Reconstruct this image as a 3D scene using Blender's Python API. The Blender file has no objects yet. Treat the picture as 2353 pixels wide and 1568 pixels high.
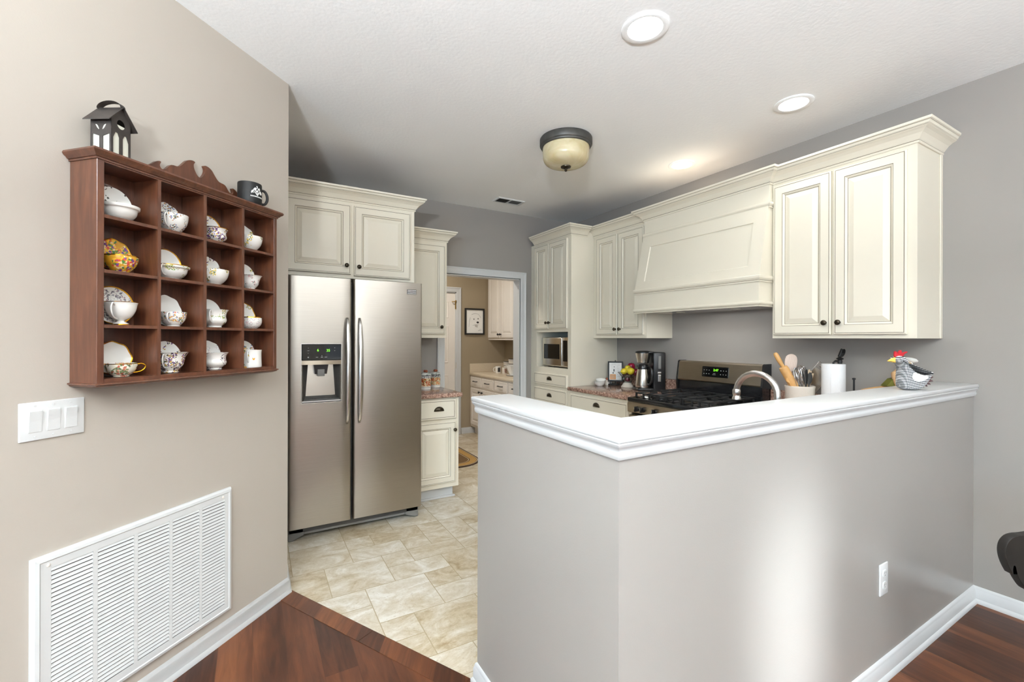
import bpy, bmesh, math, random
from mathutils import Vector, Matrix

S = bpy.context.scene
COL = S.collection
random.seed(7)
PI = math.pi

# ------------------------------------------------------------------ camera, world, lights, exposure
def make_camera():
    yaw, roll, H = math.radians(30.02), math.radians(0.15), 1.385
    fw = Vector((math.sin(yaw), math.cos(yaw), 0))
    r = Vector((math.cos(yaw), -math.sin(yaw), 0)); u = Vector((0, 0, 1))
    R = r * math.cos(roll) + u * math.sin(roll)
    U = R.cross(fw)
    cd = bpy.data.cameras.new('camera'); co = bpy.data.objects.new('camera', cd)
    COL.objects.link(co)
    m = Matrix((R, U, -fw)).transposed().to_4x4()
    m.translation = (0, 0, H)
    co.matrix_world = m
    cd.sensor_fit = 'HORIZONTAL'; cd.sensor_width = 36.0
    cd.lens = 1019.0 / 2353.0 * 36.0
    cd.shift_y = -(784.0 - 777.8) / 2353.0
    cd.clip_start = 0.02; cd.clip_end = 60
    S.camera = co
make_camera()

W = bpy.data.worlds.new('sky'); S.world = W
W.use_nodes = True
W.node_tree.nodes['Background'].inputs[0].default_value = (0.78, 0.88, 1.0, 1)
W.node_tree.nodes['Background'].inputs[1].default_value = 1.0

def area_light(name, loc, target, sx, sy, power, color, shape='RECTANGLE', spread=180):
    ld = bpy.data.lights.new(name, 'AREA'); ld.shape = shape
    ld.size = sx
    if shape in ('RECTANGLE', 'ELLIPSE'): ld.size_y = sy
    ld.energy = power; ld.color = color; ld.spread = math.radians(spread)
    o = bpy.data.objects.new(name, ld); COL.objects.link(o)
    o.location = loc
    d = Vector(target) - Vector(loc)
    o.rotation_euler = d.to_track_quat('-Z', 'Y').to_euler()
    return o
# added fill, beam and bounce lights behind the camera, at unseen openings and lamps
area_light('added_streak_beam', (1.55, -4.46, 0.80), (1.55, 0.811, 0.40), 0.20, 0.85, 1.9, (0.84, 0.92, 1.0), spread=7.5)  # narrow beam added to draw the bright streak on the half wall
area_light('added_fill_south', (-0.7, -4.44, 1.5), (-0.7, 0, 1.5), 3.0, 1.5, 30, (0.88, 0.95, 1.0))  # general fill added at an unseen window
area_light('added_fill_west', (-3.44, -1.62, 1.5), (0, -1.0, 1.4), 1.2, 1.4, 100, (0.45, 0.72, 1.0))  # cool fill added for the half wall's short face, unseen window
for lx, ly, pw in ((-1.05, -1.15, 570), (1.9, -2.6, 160)): area_light('added_bounce_uplight', (lx, ly, 1.82), (lx, ly, 3), 0.30, 0.30, pw, (0.86, 0.935, 1.0), 'DISK')  # uplights added for ceiling bounce, out of view

S.view_settings.view_transform = 'Standard'
S.view_settings.look = 'None'
S.view_settings.gamma = 1.0
S.view_settings.use_curve_mapping = False
S.view_settings.exposure = 0.27

# ------------------------------------------------------------------ materials
def lin(c):
    out = []
    for v in c[:3]:
        v = v / 255.0
        out.append(v / 12.92 if v <= 0.04045 else ((v + 0.055) / 1.055) ** 2.4)
    return tuple(out) + (1.0,)

class NT:
    """small helper to write node trees"""
    def __init__(s, name):
        s.mat = bpy.data.materials.new(name); s.mat.use_nodes = True
        s.t = s.mat.node_tree; s.b = s.t.nodes['Principled BSDF']
    def n(s, typ, **kw):
        nd = s.t.nodes.new('ShaderNode' + typ)
        for k, v in kw.items():
            if k.startswith('i_'):
                key = k[2:]
                nd.inputs[int(key) if key.isdigit() else key.replace('_', ' ')].default_value = v
            else: setattr(nd, k, v)
        return nd
    def l(s, a, b): s.t.links.new(a, b)
    def setp(s, **kw):
        for k, v in kw.items(): s.b.inputs[k.replace('_', ' ')].default_value = v
    def ramp(s, fac, stops, interp='LINEAR'):
        r = s.n('ValToRGB'); cr = r.color_ramp; cr.interpolation = interp
        while len(cr.elements) < len(stops): cr.elements.new(0.5)
        for e, (p, c) in zip(cr.elements, stops):
            e.position = p; e.color = c if len(c) == 4 else tuple(c) + (1,)
        s.l(fac, r.inputs[0]); return r.outputs[0]
    def math(s, op, a, b=None):
        m = s.n('Math', operation=op)
        for i, v in enumerate((a, b)):
            if v is None: continue
            if isinstance(v, (int, float)): m.inputs[i].default_value = v
            else: s.l(v, m.inputs[i])
        return m.outputs[0]
    def mix(s, fac, a, b, mode='MIX'):
        m = s.n('Mix', data_type='RGBA', blend_type=mode)
        for i, v in ((0, fac), (6, a), (7, b)):
            if isinstance(v, (int, float)): m.inputs[i].default_value = v
            elif isinstance(v, tuple): m.inputs[i].default_value = v
            else: s.l(v, m.inputs[i])
        return m.outputs[2]
    def coord(s, which='Object', scale=(1, 1, 1), loc=(0, 0, 0), rot=(0, 0, 0)):
        tc = s.n('TexCoord'); mp = s.n('Mapping')
        mp.inputs['Scale'].default_value = scale; mp.inputs['Location'].default_value = loc
        mp.inputs['Rotation'].default_value = rot
        s.l(tc.outputs[which], mp.inputs[0]); return mp.outputs[0]
    def noise(s, vec, scale, detail=3, rough=0.5, dist=0.0):
        n = s.n('TexNoise'); n.inputs['Scale'].default_value = scale
        n.inputs['Detail'].default_value = detail; n.inputs['Roughness'].default_value = rough
        n.inputs['Distortion'].default_value = dist
        if vec is not None: s.l(vec, n.inputs['Vector'])
        return n.outputs[0]
    def bump(s, h, strength=0.1, dist=0.01):
        b = s.n('Bump'); b.inputs['Strength'].default_value = strength; b.inputs['Distance'].default_value = dist
        s.l(h, b.inputs['Height']); s.l(b.outputs[0], s.b.inputs['Normal'])

def paint(name, rgb, rough=0.5, metal=0.0, var=0.03, vscale=6.0, bump=0.0, bscale=120.0, spec=0.5, coat=0.0):
    m = NT(name); c = lin(rgb)
    v = m.coord()
    n = m.noise(v, vscale, 2)
    lo = tuple(x * (1 - var) for x in c[:3]) + (1,); hi = tuple(min(1, x * (1 + var)) for x in c[:3]) + (1,)
    m.l(m.ramp(n, [(0.3, lo), (0.7, hi)]), m.b.inputs['Base Color'])
    m.setp(Roughness=rough, Metallic=metal, Specular_IOR_Level=spec, Coat_Weight=coat)
    if bump: m.bump(m.noise(v, bscale, 2), bump, 0.004)
    return m.mat

def emit(name, rgb, strength):
    m = NT(name)
    m.setp(Base_Color=(0, 0, 0, 1), Roughness=0.5)
    m.b.inputs['Emission Color'].default_value = lin(rgb); m.b.inputs['Emission Strength'].default_value = strength
    return m.mat

M = {}
M['beige'] = paint('beige_wall_paint', (177, 168, 156), 0.4, var=0.012, vscale=1.5, bump=0.05, bscale=190, spec=0.4)
M['wall'] = paint('greige_darkened_paint', (149, 143, 137), 0.27, var=0.012, vscale=1.5, bump=0.05, bscale=190, spec=0.4)  # darker than the left wall; its weaker light is put into the colour
M['wall_tan'] = paint('laundry_wall_paint', (160, 144, 118), 0.6, var=0.012, vscale=1.5, bump=0.05, bscale=190)
M['ceiling'] = paint('ceiling_paint', (247, 247, 245), 0.85, var=0.008, vscale=2, bump=0.22, bscale=55)
M['trim'] = paint('white_trim_paint', (200, 200, 198), 0.32, var=0.008)
M['cream'] = paint('cream_cabinet_paint', (224, 216, 197), 0.38, var=0.012, vscale=3)
M['bounceboard'] = paint('bounce_cut_paint', (128, 108, 86), 0.9, var=0.1)  # dark tone of the added boards that cut lamp bounce
M['glaze'] = paint('brown_glaze', (104, 90, 70), 0.5, var=0.15, vscale=30)
M['whitecab'] = paint('white_cabinet_paint', (233, 225, 214), 0.4, var=0.01)
M['whiteglaze'] = paint('white_cabinet_groove', (190, 178, 164), 0.5, var=0.03)
M['bronze'] = paint('dark_bronze', (62, 54, 42), 0.38, metal=0.8, var=0.2, vscale=60)
M['black'] = paint('black_plastic', (22, 22, 23), 0.3, var=0.1)
M['matteblack'] = paint('matte_black_metal', (30, 29, 28), 0.55, metal=0.3, var=0.15, vscale=40)
M['enamel'] = paint('black_enamel', (26, 26, 27), 0.12, var=0.05)
M['iron'] = paint('cast_iron', (42, 42, 42), 0.5, metal=0.4, var=0.15, vscale=50)
M['blackglass'] = paint('black_glass', (14, 14, 14), 0.06, var=0.05)
M['chrome'] = paint('polished_chrome', (215, 215, 215), 0.12, metal=1.0, var=0.02)
M['satin'] = paint('satin_nickel', (205, 202, 198), 0.26, metal=1.0, var=0.02)
M['grayplastic'] = paint('grey_plastic', (112, 110, 106), 0.4, var=0.04)
M['darkgrey'] = paint('dark_grey_metal', (70, 69, 67), 0.5, metal=0.3, var=0.05)
M['whiteplastic'] = paint('white_plastic', (216, 216, 213), 0.3, var=0.006)
M['ventwhite'] = paint('white_enamelled_steel', (210, 210, 207), 0.38, var=0.01)
M['shadowgap'] = paint('cavity_shade', (60, 55, 50), 0.8, var=0.1)  # shade of gaps and slots put into the colour
M['paper'] = paint('white_paper', (238, 236, 230), 0.8, var=0.02, vscale=12)
M['towel'] = paint('paper_towel', (242, 242, 240), 0.9, var=0.015, bump=0.35, bscale=150)
M['porcelain'] = paint('white_porcelain', (240, 237, 230), 0.15, var=0.01, coat=0.4)
M['gold'] = paint('gold_gilding', (205, 150, 40), 0.22, metal=1.0, var=0.1, vscale=40)
M['stoneware'] = paint('cream_stoneware', (226, 217, 203), 0.3, var=0.03, vscale=20)
M['green'] = emit('green_display', (120, 235, 40), 2.2)
M['ink'] = paint('pale_printed_legend', (190, 190, 186), 0.5)
M['darkink'] = paint('dark_ink', (52, 50, 50), 0.7)
M['greyink'] = paint('pencil_grey', (196, 190, 182), 0.8)
M['brass'] = paint('brass', (176, 146, 84), 0.3, metal=1.0)
M['can'] = emit('lamp_lens', (255, 252, 244), 14.0)
M['yellow'] = paint('yellow_felt', (238, 196, 92), 0.85, var=0.05, vscale=40)
M['redfelt'] = paint('red_felt', (165, 26, 34), 0.9, var=0.08, vscale=60)
M['whitefelt'] = paint('white_felt', (232, 230, 222), 0.9, var=0.02)
M['featherbrown'] = paint('purple_brown_feather', (92, 68, 68), 0.85, var=0.2, vscale=60)
M['apple'] = paint('red_apple_skin', (140, 22, 50), 0.22, var=0.3, vscale=35)
M['pepper'] = paint('yellow_fruit_skin', (226, 202, 52), 0.3, var=0.12, vscale=18)
M['green_leafy'] = paint('olive_green_glaze', (96, 98, 40), 0.4, var=0.1)
M['lightwood'] = paint('light_turned_wood', (205, 158, 98), 0.45, var=0.1, vscale=22)
M['tanwood'] = paint('tan_painted_wood', (214, 176, 130), 0.4, var=0.06)
M['woodstick'] = paint('pale_wood', (222, 196, 160), 0.5, var=0.06, vscale=30)
M['chairwood'] = paint('dark_espresso_wood', (20, 16, 11), 0.5, var=0.2, vscale=14)
M['beigelam'] = paint('beige_laminate', (214, 198, 172), 0.35, var=0.03, vscale=60)
M['copper'] = paint('copper_knob', (150, 78, 52), 0.35, metal=0.4, var=0.2, vscale=60)
M['rustmetal'] = paint('aged_lantern_metal', (72, 66, 62), 0.5, metal=0.5, var=0.2, vscale=30)
M['frosted'] = paint('frosted_pane', (214, 212, 196), 0.6, var=0.03)

def steel(name, rgb, rough, vert=True):
    m = NT(name)
    v = m.coord(scale=(1.5, 1.5, 220) if vert else (220, 220, 1.5))
    n = m.noise(v, 3.0, 2)
    c = lin(rgb)
    m.l(m.ramp(n, [(0.3, tuple(x * .95 for x in c[:3])), (0.7, tuple(x * 1.04 for x in c[:3]))]), m.b.inputs['Base Color'])
    m.setp(Metallic=1.0, Roughness=rough)
    m.bump(n, 0.02, 0.002)
    return m.mat
M['steel'] = steel('brushed_stainless_steel', (172, 165, 155), 0.30)
M['steel_panel'] = steel('brushed_steel_panel', (176, 164, 146), 0.3)
M['steel_pot'] = steel('brushed_steel_pot', (206, 200, 190), 0.24)

def wood_floor(name, ang=0.0, planks=True):
    m = NT(name)
    v = m.coord(rot=(0, 0, ang))
    sx = m.n('SeparateXYZ'); m.l(v, sx.inputs[0])
    w = 0.13
    i = m.math('FLOOR', m.math('DIVIDE', m.math('ADD', sx.outputs[0], 0.012), w))
    wn = m.n('TexWhiteNoise', noise_dimensions='1D'); m.l(i, wn.inputs['W'])
    yj = m.math('FLOOR', m.math('DIVIDE', m.math('ADD', sx.outputs[1], m.math('MULTIPLY', wn.outputs[0], 3.0)), 1.15))
    cx = m.n('CombineXYZ'); m.l(i, cx.inputs[0]); m.l(yj, cx.inputs[1])
    w2 = m.n('TexWhiteNoise', noise_dimensions='2D'); m.l(cx.outputs[0], w2.inputs['Vector'])
    # grain: stretched noise, shifted per plank
    va = m.n('VectorMath', operation='MULTIPLY'); m.l(v, va.inputs[0]); va.inputs[1].default_value = (26, 2.6, 1)
    vb = m.n('VectorMath', operation='ADD'); m.l(va.outputs[0], vb.inputs[0])
    sc = m.n('VectorMath', operation='SCALE'); m.l(w2.outputs[1], sc.inputs[0]); sc.inputs['Scale'].default_value = 40
    m.l(sc.outputs[0], vb.inputs[1])
    g1 = m.noise(vb.outputs[0], 1.0, 5, 0.6, 1.2)
    vc = m.n('VectorMath', operation='MULTIPLY'); m.l(vb.outputs[0], vc.inputs[0]); vc.inputs[1].default_value = (0.22, 0.5, 1)
    g2 = m.noise(vc.outputs[0], 1.0, 3, 0.55, 0.6)
    f = m.math('ADD', m.math('MULTIPLY', g1, 0.45), m.math('ADD', m.math('MULTIPLY', g2, 0.55), m.math('MULTIPLY', m.math('SUBTRACT', w2.outputs[0], 0.5), 0.26)))
    col = m.ramp(f, [(0.24, lin((34, 20, 15))), (0.42, lin((64, 37, 25))), (0.56, lin((86, 50, 32))), (0.75, lin((116, 71, 44)))])
    if planks:
        fx = m.math('FRACT', m.math('DIVIDE', m.math('ADD', sx.outputs[0], 0.012), w))
        gap = m.math('LESS_THAN', fx, 0.014)
        fy = m.math('FRACT', m.math('DIVIDE', m.math('ADD', sx.outputs[1], m.math('MULTIPLY', wn.outputs[0], 3.0)), 1.15))
        gap2 = m.math('MAXIMUM', gap, m.math('LESS_THAN', fy, 0.0018))
        col = m.mix(m.math('MULTIPLY', gap2, 0.5), col, lin((40, 22, 16)))
    m.l(col, m.b.inputs['Base Color'])
    m.setp(Roughness=0.38, Specular_IOR_Level=0.3)
    m.bump(g1, 0.06, 0.003)
    return m.mat
M['woodfloor'] = wood_floor('hand_scraped_wood_planks')
M['woodborder'] = wood_floor('wood_border_board', math.atan2(-(2.70 - 1.65), (0.757 - 0.184)) + PI / 2, False)

def cherry():
    m = NT('cherry_wood')
    v = m.coord(scale=(9, 9, 1.1))
    n = m.noise(v, 5.0, 4, 0.55, 0.7)
    m.l(m.ramp(n, [(0.25, lin((70, 40, 27))), (0.5, lin((88, 52, 35))), (0.78, lin((112, 68, 45)))]), m.b.inputs['Base Color'])
    m.setp(Roughness=0.32, Coat_Weight=0.15)
    return m.mat
M['cherry'] = cherry()

def granite():
    m = NT('brown_speckled_laminate')
    v = m.coord()
    vo = m.n('TexVoronoi'); vo.inputs['Scale'].default_value = 95; m.l(v, vo.inputs['Vector'])
    n = m.noise(v, 48, 5, 0.65)
    n2 = m.noise(v, 9, 3)
    f = m.math('ADD', m.math('MULTIPLY', n, 0.75), m.math('ADD', m.math('MULTIPLY', vo.outputs[0], 0.3), m.math('MULTIPLY', n2, 0.15)))
    m.l(m.ramp(f, [(0.36, lin((58, 42, 36))), (0.5, lin((112, 84, 72))), (0.6, lin((150, 116, 100))), (0.74, lin((190, 160, 142)))]), m.b.inputs['Base Color'])
    m.setp(Roughness=0.16)
    return m.mat
M['granite'] = granite()

def travertine():
    m = NT('travertine_tile')
    at = m.n('Attribute', attribute_name='tile')
    sep = m.n('SeparateColor'); m.l(at.outputs[0], sep.inputs[0])
    v = m.coord()
    sc = m.n('VectorMath', operation='SCALE'); m.l(at.outputs[1], sc.inputs[0]); sc.inputs['Scale'].default_value = 30
    ad = m.n('VectorMath', operation='ADD'); m.l(v, ad.inputs[0]); m.l(sc.outputs[0], ad.inputs[1])
    st = m.n('VectorMath', operation='MULTIPLY'); m.l(ad.outputs[0], st.inputs[0]); st.inputs[1].default_value = (4.5, 6.5, 1)
    n = m.noise(st.outputs[0], 1.0, 9, 0.7, 1.1)
    n2 = m.noise(ad.outputs[0], 42, 4, 0.7)
    f = m.math('ADD', m.math('MULTIPLY', n, 0.8), m.math('ADD', m.math('MULTIPLY', n2, 0.2), m.math('MULTIPLY', m.math('SUBTRACT', sep.outputs[0], 0.5), 0.12)))
    col = m.ramp(f, [(0.32, lin((160, 139, 106))), (0.44, lin((190, 175, 148))), (0.54, lin((206, 196, 177))), (0.66, lin((226, 221, 210)))])
    sp = m.ramp(m.noise(ad.outputs[0], 90, 2, 0.5), [(0.30, (1, 1, 1)), (0.36, (0, 0, 0))])
    col = m.mix(m.math('MULTIPLY', sp, 0.35), col, lin((150, 130, 100)))
    m.l(col, m.b.inputs['Base Color'])
    m.setp(Roughness=0.42)
    m.bump(n2, 0.1, 0.002)
    return m.mat
M['tile'] = travertine()
M['grout'] = paint('tan_grout', (172, 156, 126), 0.85, var=0.06, vscale=30)

def floral(name, base, petals, seed, scale=55.0, dens=0.30, region=0.52, rscale=16.0, rough=0.18, metal_base=0.0):
    """painted sprays: little petals and leaves clustered in patches on a plain ground"""
    m = NT(name)
    v0 = m.coord(loc=(seed * 1.37, seed * 2.11, seed * 0.73))
    nn = m.n('TexNoise'); nn.inputs['Scale'].default_value = 110; nn.inputs['Detail'].default_value = 2; m.l(v0, nn.inputs['Vector'])
    sc = m.n('VectorMath', operation='SCALE'); m.l(nn.outputs[1], sc.inputs[0]); sc.inputs['Scale'].default_value = 0.012
    ad = m.n('VectorMath', operation='ADD'); m.l(v0, ad.inputs[0]); m.l(sc.outputs[0], ad.inputs[1]); v = ad.outputs[0]
    vo = m.n('TexVoronoi'); vo.inputs['Scale'].default_value = scale * 2.3; m.l(v, vo.inputs['Vector'])
    spot = m.math('LESS_THAN', vo.outputs['Distance'], dens + 0.14)
    reg = m.math('GREATER_THAN', m.noise(v0, rscale * 2.2, 1), region + 0.025)
    sep = m.n('SeparateColor'); m.l(vo.outputs['Color'], sep.inputs[0])
    k = len(petals)
    pc = m.ramp(sep.outputs[0], [(i / k, lin(p)) for i, p in enumerate(petals)], 'CONSTANT')
    col = m.mix(m.math('MULTIPLY', spot, reg), lin(base), pc)
    m.l(col, m.b.inputs['Base Color'])
    m.setp(Roughness=rough, Metallic=metal_base, Coat_Weight=0.3)
    return m.mat

def gingham():
    m = NT('black_white_gingham')
    v = m.coord(rot=(0, 0.18, 0))
    sx = m.n('SeparateXYZ'); m.l(v, sx.inputs[0])
    def band(o, p): return m.math('LESS_THAN', m.math('FRACT', m.math('DIVIDE', o, p)), 0.5)
    a = band(sx.outputs[2], 0.0075); b = band(sx.outputs[0], 0.0075)
    s = m.math('ADD', m.math('MULTIPLY', a, 0.62), m.math('MULTIPLY', b, 0.38))
    m.l(m.ramp(s, [(0.0, lin((236, 236, 232))), (0.2, lin((186, 186, 186))), (0.5, lin((70, 72, 80))), (0.8, lin((20, 20, 24)))], 'CONSTANT'), m.b.inputs['Base Color'])
    m.setp(Roughness=0.9)
    return m.mat
M['gingham'] = gingham()

def glassy(name, rgb, rough=0.02, ior=1.45):
    m = NT(name)
    m.setp(Base_Color=lin(rgb), Roughness=rough, IOR=ior, Transmission_Weight=1.0)
    return m.mat
M['glass'] = glassy('clear_glass', (240, 244, 242))
def amber():
    m = NT('amber_scavo_glass')
    v = m.coord(); n = m.noise(v, 7, 4, 0.6, 0.8)
    m.l(m.ramp(n, [(0.3, lin((186, 168, 124))), (0.7, lin((214, 204, 172)))]), m.b.inputs['Base Color'])
    m.setp(Roughness=0.25, Subsurface_Weight=0.15, Coat_Weight=0.2)
    return m.mat
M['amber'] = amber()
def lined(name, a, b, period, axis=0, rot=(0, 0, 0)):
    m = NT(name); v = m.coord(rot=rot)
    w = m.n('TexWave', wave_type='BANDS', bands_direction='XYZ'[axis]); w.inputs['Scale'].default_value = 1.0 / period / 3.2
    w.inputs['Distortion'].default_value = 3.0; w.inputs['Detail'].default_value = 1.0; w.inputs['Detail Scale'].default_value = 1.0
    m.l(v, w.inputs['Vector'])
    m.l(m.ramp(w.outputs[1], [(0.3, lin(a)), (0.7, lin(b))]), m.b.inputs['Base Color'])
    m.setp(Roughness=0.6)
    return m.mat
M['ribbedwood'] = lined('ribbed_pale_wood', (206, 180, 162), (236, 218, 204), 0.006, 0)

# ------------------------------------------------------------------ mesh builder
def catmull(pts, k=4, closed=True):
    out = []; n = len(pts)
    rng = range(n) if closed else range(n - 1)
    for i in rng:
        if closed: p0, p1, p2, p3 = (pts[(i + j - 1) % n] for j in range(4))
        else: p0, p1, p2, p3 = pts[max(i - 1, 0)], pts[i], pts[i + 1], pts[min(i + 2, n - 1)]
        for s in range(k):
            t = s / k
            out.append(tuple(0.5 * ((2 * b) + (c - a) * t + (2 * a - 5 * b + 4 * c - d) * t * t + (3 * b - a - 3 * c + d) * t ** 3) for a, b, c, d in zip(p0, p1, p2, p3)))
    if not closed: out.append(tuple(pts[-1]))
    return out

class MB:
    def __init__(s, m=None): s.bm = bmesh.new(); s.m = m or Matrix.Identity(4)
    def v(s, x, y, z): return s.bm.verts.new(s.m @ Vector((x, y, z)))
    def f(s, vs, mi=0):
        try:
            fc = s.bm.faces.new(vs); fc.material_index = mi; return fc
        except ValueError: return None
    def box(s, x0, x1, y0, y1, z0, z1, bev=0.0, seg=2, mi=0, only=None):
        vs = [s.v(x, y, z) for z in (z0, z1) for y in (y0, y1) for x in (x0, x1)]
        fs = [s.f([vs[i] for i in q], mi) for q in ((0, 2, 3, 1), (4, 5, 7, 6), (0, 1, 5, 4), (2, 6, 7, 3), (0, 4, 6, 2), (1, 3, 7, 5))]
        if bev:
            ed = set(e for fc in fs for e in fc.edges)
            if only == 'z': ed = [e for e in ed if abs((s.m.inverted() @ e.verts[0].co).z - (s.m.inverted() @ e.verts[1].co).z) > 1e-6]
            bmesh.ops.bevel(s.bm, geom=list(ed), offset=bev, segments=seg, profile=0.5, affect='EDGES')
        return s
    def loft(s, rings, closed=True, cap0=True, cap1=True, mi=0, mis=None):
        R = [[s.v(*p) for p in r] for r in rings]
        n = len(R[0])
        for k in range(len(R) - 1):
            for i in range(n if closed else n - 1):
                j = (i + 1) % n
                s.f([R[k][i], R[k][j], R[k + 1][j], R[k + 1][i]], mis[k] if mis else mi)
        if cap0: s.f(R[0][::-1], mis[0] if mis else mi)
        if cap1: s.f(R[-1], mis[-1] if mis else mi)
        return s
    def lathe(s, prof, c=(0, 0, 0), axis='z', seg=24, cap0=True, cap1=True, mi=0, mis=None, sx=1.0, sy=1.0):
        rings = []
        for r, h in prof:
            ring = []
            for i in range(seg):
                a = 2 * PI * i / seg; x, y = r * math.cos(a) * sx, r * math.sin(a) * sy
                if axis == 'z': p = (c[0] + x, c[1] + y, c[2] + h)
                elif axis == '-y': p = (c[0] + x, c[1] - h, c[2] + y)
                elif axis == 'x': p = (c[0] + h, c[1] + x, c[2] + y)
                ring.append(p)
            rings.append(ring)
        return s.loft(rings, True, cap0, cap1, mi, mis)
    def tube(s, pts, r, seg=8, caps=True, mi=0, closed=False, ax=1.0):
        P = [Vector(p) for p in pts]; n = len(P); rings = []
        up = None
        for i, p in enumerate(P):
            if closed: t = (P[(i + 1) % n] - P[i - 1])
            else: t = P[min(i + 1, n - 1)] - P[max(i - 1, 0)]
            t.normalize()
            if up is None:
                up = Vector((0, 0, 1)) if abs(t.z) < 0.9 else Vector((1, 0, 0))
            b = t.cross(up).normalized(); up = b.cross(t).normalized()
            rr = r[i] if isinstance(r, (list, tuple)) else r
            rings.append([tuple(p + b * (math.cos(2 * PI * k / seg) * rr * ax) + up * (math.sin(2 * PI * k / seg) * rr)) for k in range(seg)])
        if closed: rings.append(rings[0]); caps = False
        return s.loft(rings, True, caps, caps, mi)
    def bar(s, a, b, w, h, mi=0):
        """rectangular bar between two points, h measured along z-ish"""
        a = Vector(a); b = Vector(b); t = (b - a).normalized()
        up = Vector((0, 0, 1)) if abs(t.z) < 0.9 else Vector((0, 1, 0))
        sd = t.cross(up).normalized(); u2 = sd.cross(t).normalized()
        rings = [[tuple(p + sd * (i * w / 2) + u2 * (j * h / 2)) for i, j in ((-1, -1), (1, -1), (1, 1), (-1, 1))] for p in (a, b)]
        return s.loft(rings, True, True, True, mi)
    def prism(s, poly, a, b, plane='xz', mi=0):
        def P(p, t):
            return {'xz': (p[0], t, p[1]), 'xy': (p[0], p[1], t), 'yz': (t, p[0], p[1])}[plane]
        return s.loft([[P(p, a) for p in poly], [P(p, b) for p in poly]], True, True, True, mi)
    def pillow(s, poly, T, inset, steps=5, mi=0, y0=0.0):
        """outline in xz inflated along y with rounded edges"""
        n = len(poly); P = [Vector(p) for p in poly]
        area = sum(P[i].x * P[(i + 1) % n].y - P[(i + 1) % n].x * P[i].y for i in range(n))
        sg = 1 if area > 0 else -1
        nor = []
        for i in range(n):
            t = (P[(i + 1) % n] - P[i - 1]).normalized(); nor.append(Vector((-t.y, t.x)) * sg)
        rings = []
        for k in range(-steps, steps + 1):
            a = k / steps * PI / 2
            d = inset * (1 - math.cos(a))
            rings.append([(P[i].x + nor[i].x * d, y0 + T * math.sin(a), P[i].y + nor[i].y * d) for i in range(n)])
        return s.loft(rings, True, True, True, mi)
    def sweep(s, prof, path, side=1, mis=None, closed=False):
        """profile (out, z) swept along a plan path with mitred corners"""
        n = len(path); P = [Vector(p) for p in path]; rings = []
        def nrm(a, b):
            d = (b - a).normalized(); return Vector((d.y, -d.x)) * side
        for i in range(n):
            if closed: n1 = nrm(P[i - 1], P[i]); n2 = nrm(P[i], P[(i + 1) % n])
            else:
                n1 = nrm(P[max(i - 1, 0)], P[max(i, 1)]) if i > 0 else nrm(P[0], P[1])
                n2 = nrm(P[i], P[i + 1]) if i < n - 1 else n1
            mt = (n1 + n2) / (1 + n1.dot(n2))
            rings.append([(P[i].x + mt.x * o, P[i].y + mt.y * o, z) for o, z in prof])
        R = [[s.v(*p) for p in r] for r in rings]
        k = len(prof)
        segs = range(n if closed else n - 1)
        for i in segs:
            for j in range(k):
                j2 = (j + 1) % k
                s.f([R[i][j], R[(i + 1) % n][j], R[(i + 1) % n][j2], R[i][j2]], mis[j] if mis else 0)
        if not closed: s.f(R[0][::-1]); s.f(R[-1])
        return s
    def build(s, name, mats, parent=None, smooth=None):
        if not isinstance(mats, (list, tuple)): mats = [mats]
        bmesh.ops.recalc_face_normals(s.bm, faces=s.bm.faces[:])
        me = bpy.data.meshes.new(name); s.bm.to_mesh(me); s.bm.free()
        for m in mats: me.materials.append(M[m] if isinstance(m, str) else m)
        if smooth:
            me.shade_smooth(); me.set_sharp_from_angle(angle=math.radians(smooth))
        o = bpy.data.objects.new(name, me); COL.objects.link(o)
        if parent: o.parent = parent
        return o

def thing(name, label, cat, loc=(0, 0, 0), rz=0.0, group=None):
    o = bpy.data.objects.new(name, None); COL.objects.link(o)
    o.empty_display_size = 0.05
    o.location = loc; o.rotation_euler = (0, 0, rz)
    o['label'] = label; o['category'] = cat
    if group: o['group'] = group
    return o
def tag(o, label, cat, group=None):
    o['label'] = label; o['category'] = cat
    if group: o['group'] = group
    return o
def struct(o, label=None):
    o['kind'] = 'structure'
    if label: o['label'] = label
    return o
def text(name, body, size, mat, parent, loc, rot=(PI / 2, 0, 0), ext=0.0006):
    cu = bpy.data.curves.new('txt', 'FONT'); cu.body = body; cu.size = size; cu.extrude = ext
    cu.align_x = 'CENTER'; cu.align_y = 'CENTER'
    t = bpy.data.objects.new('txt', cu); COL.objects.link(t)
    me = bpy.data.meshes.new_from_object(t.evaluated_get(bpy.context.evaluated_depsgraph_get()))
    bpy.data.objects.remove(t); me.name = name
    me.materials.clear(); me.materials.append(M[mat])
    o = bpy.data.objects.new(name, me); COL.objects.link(o)
    o.parent = parent; o.location = loc; o.rotation_euler = rot
    return o

# ------------------------------------------------------------------ the room
X0, YB, YP, CZ = 3.297, 4.225, 0.811, 2.76
CL = -2.5405                                   # diagonal wall: x - y = CL
DW = (CL / 2, -CL / 2, 0)                      # its s = 0 point, local x runs along the wall
R45, RN90 = math.radians(45), math.radians(-90)
WE = 2.011                                     # end of the diagonal wall
B0, B1 = Vector((0.166, 2.72)), Vector((0.757, 1.645))   # wood / tile border

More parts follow.
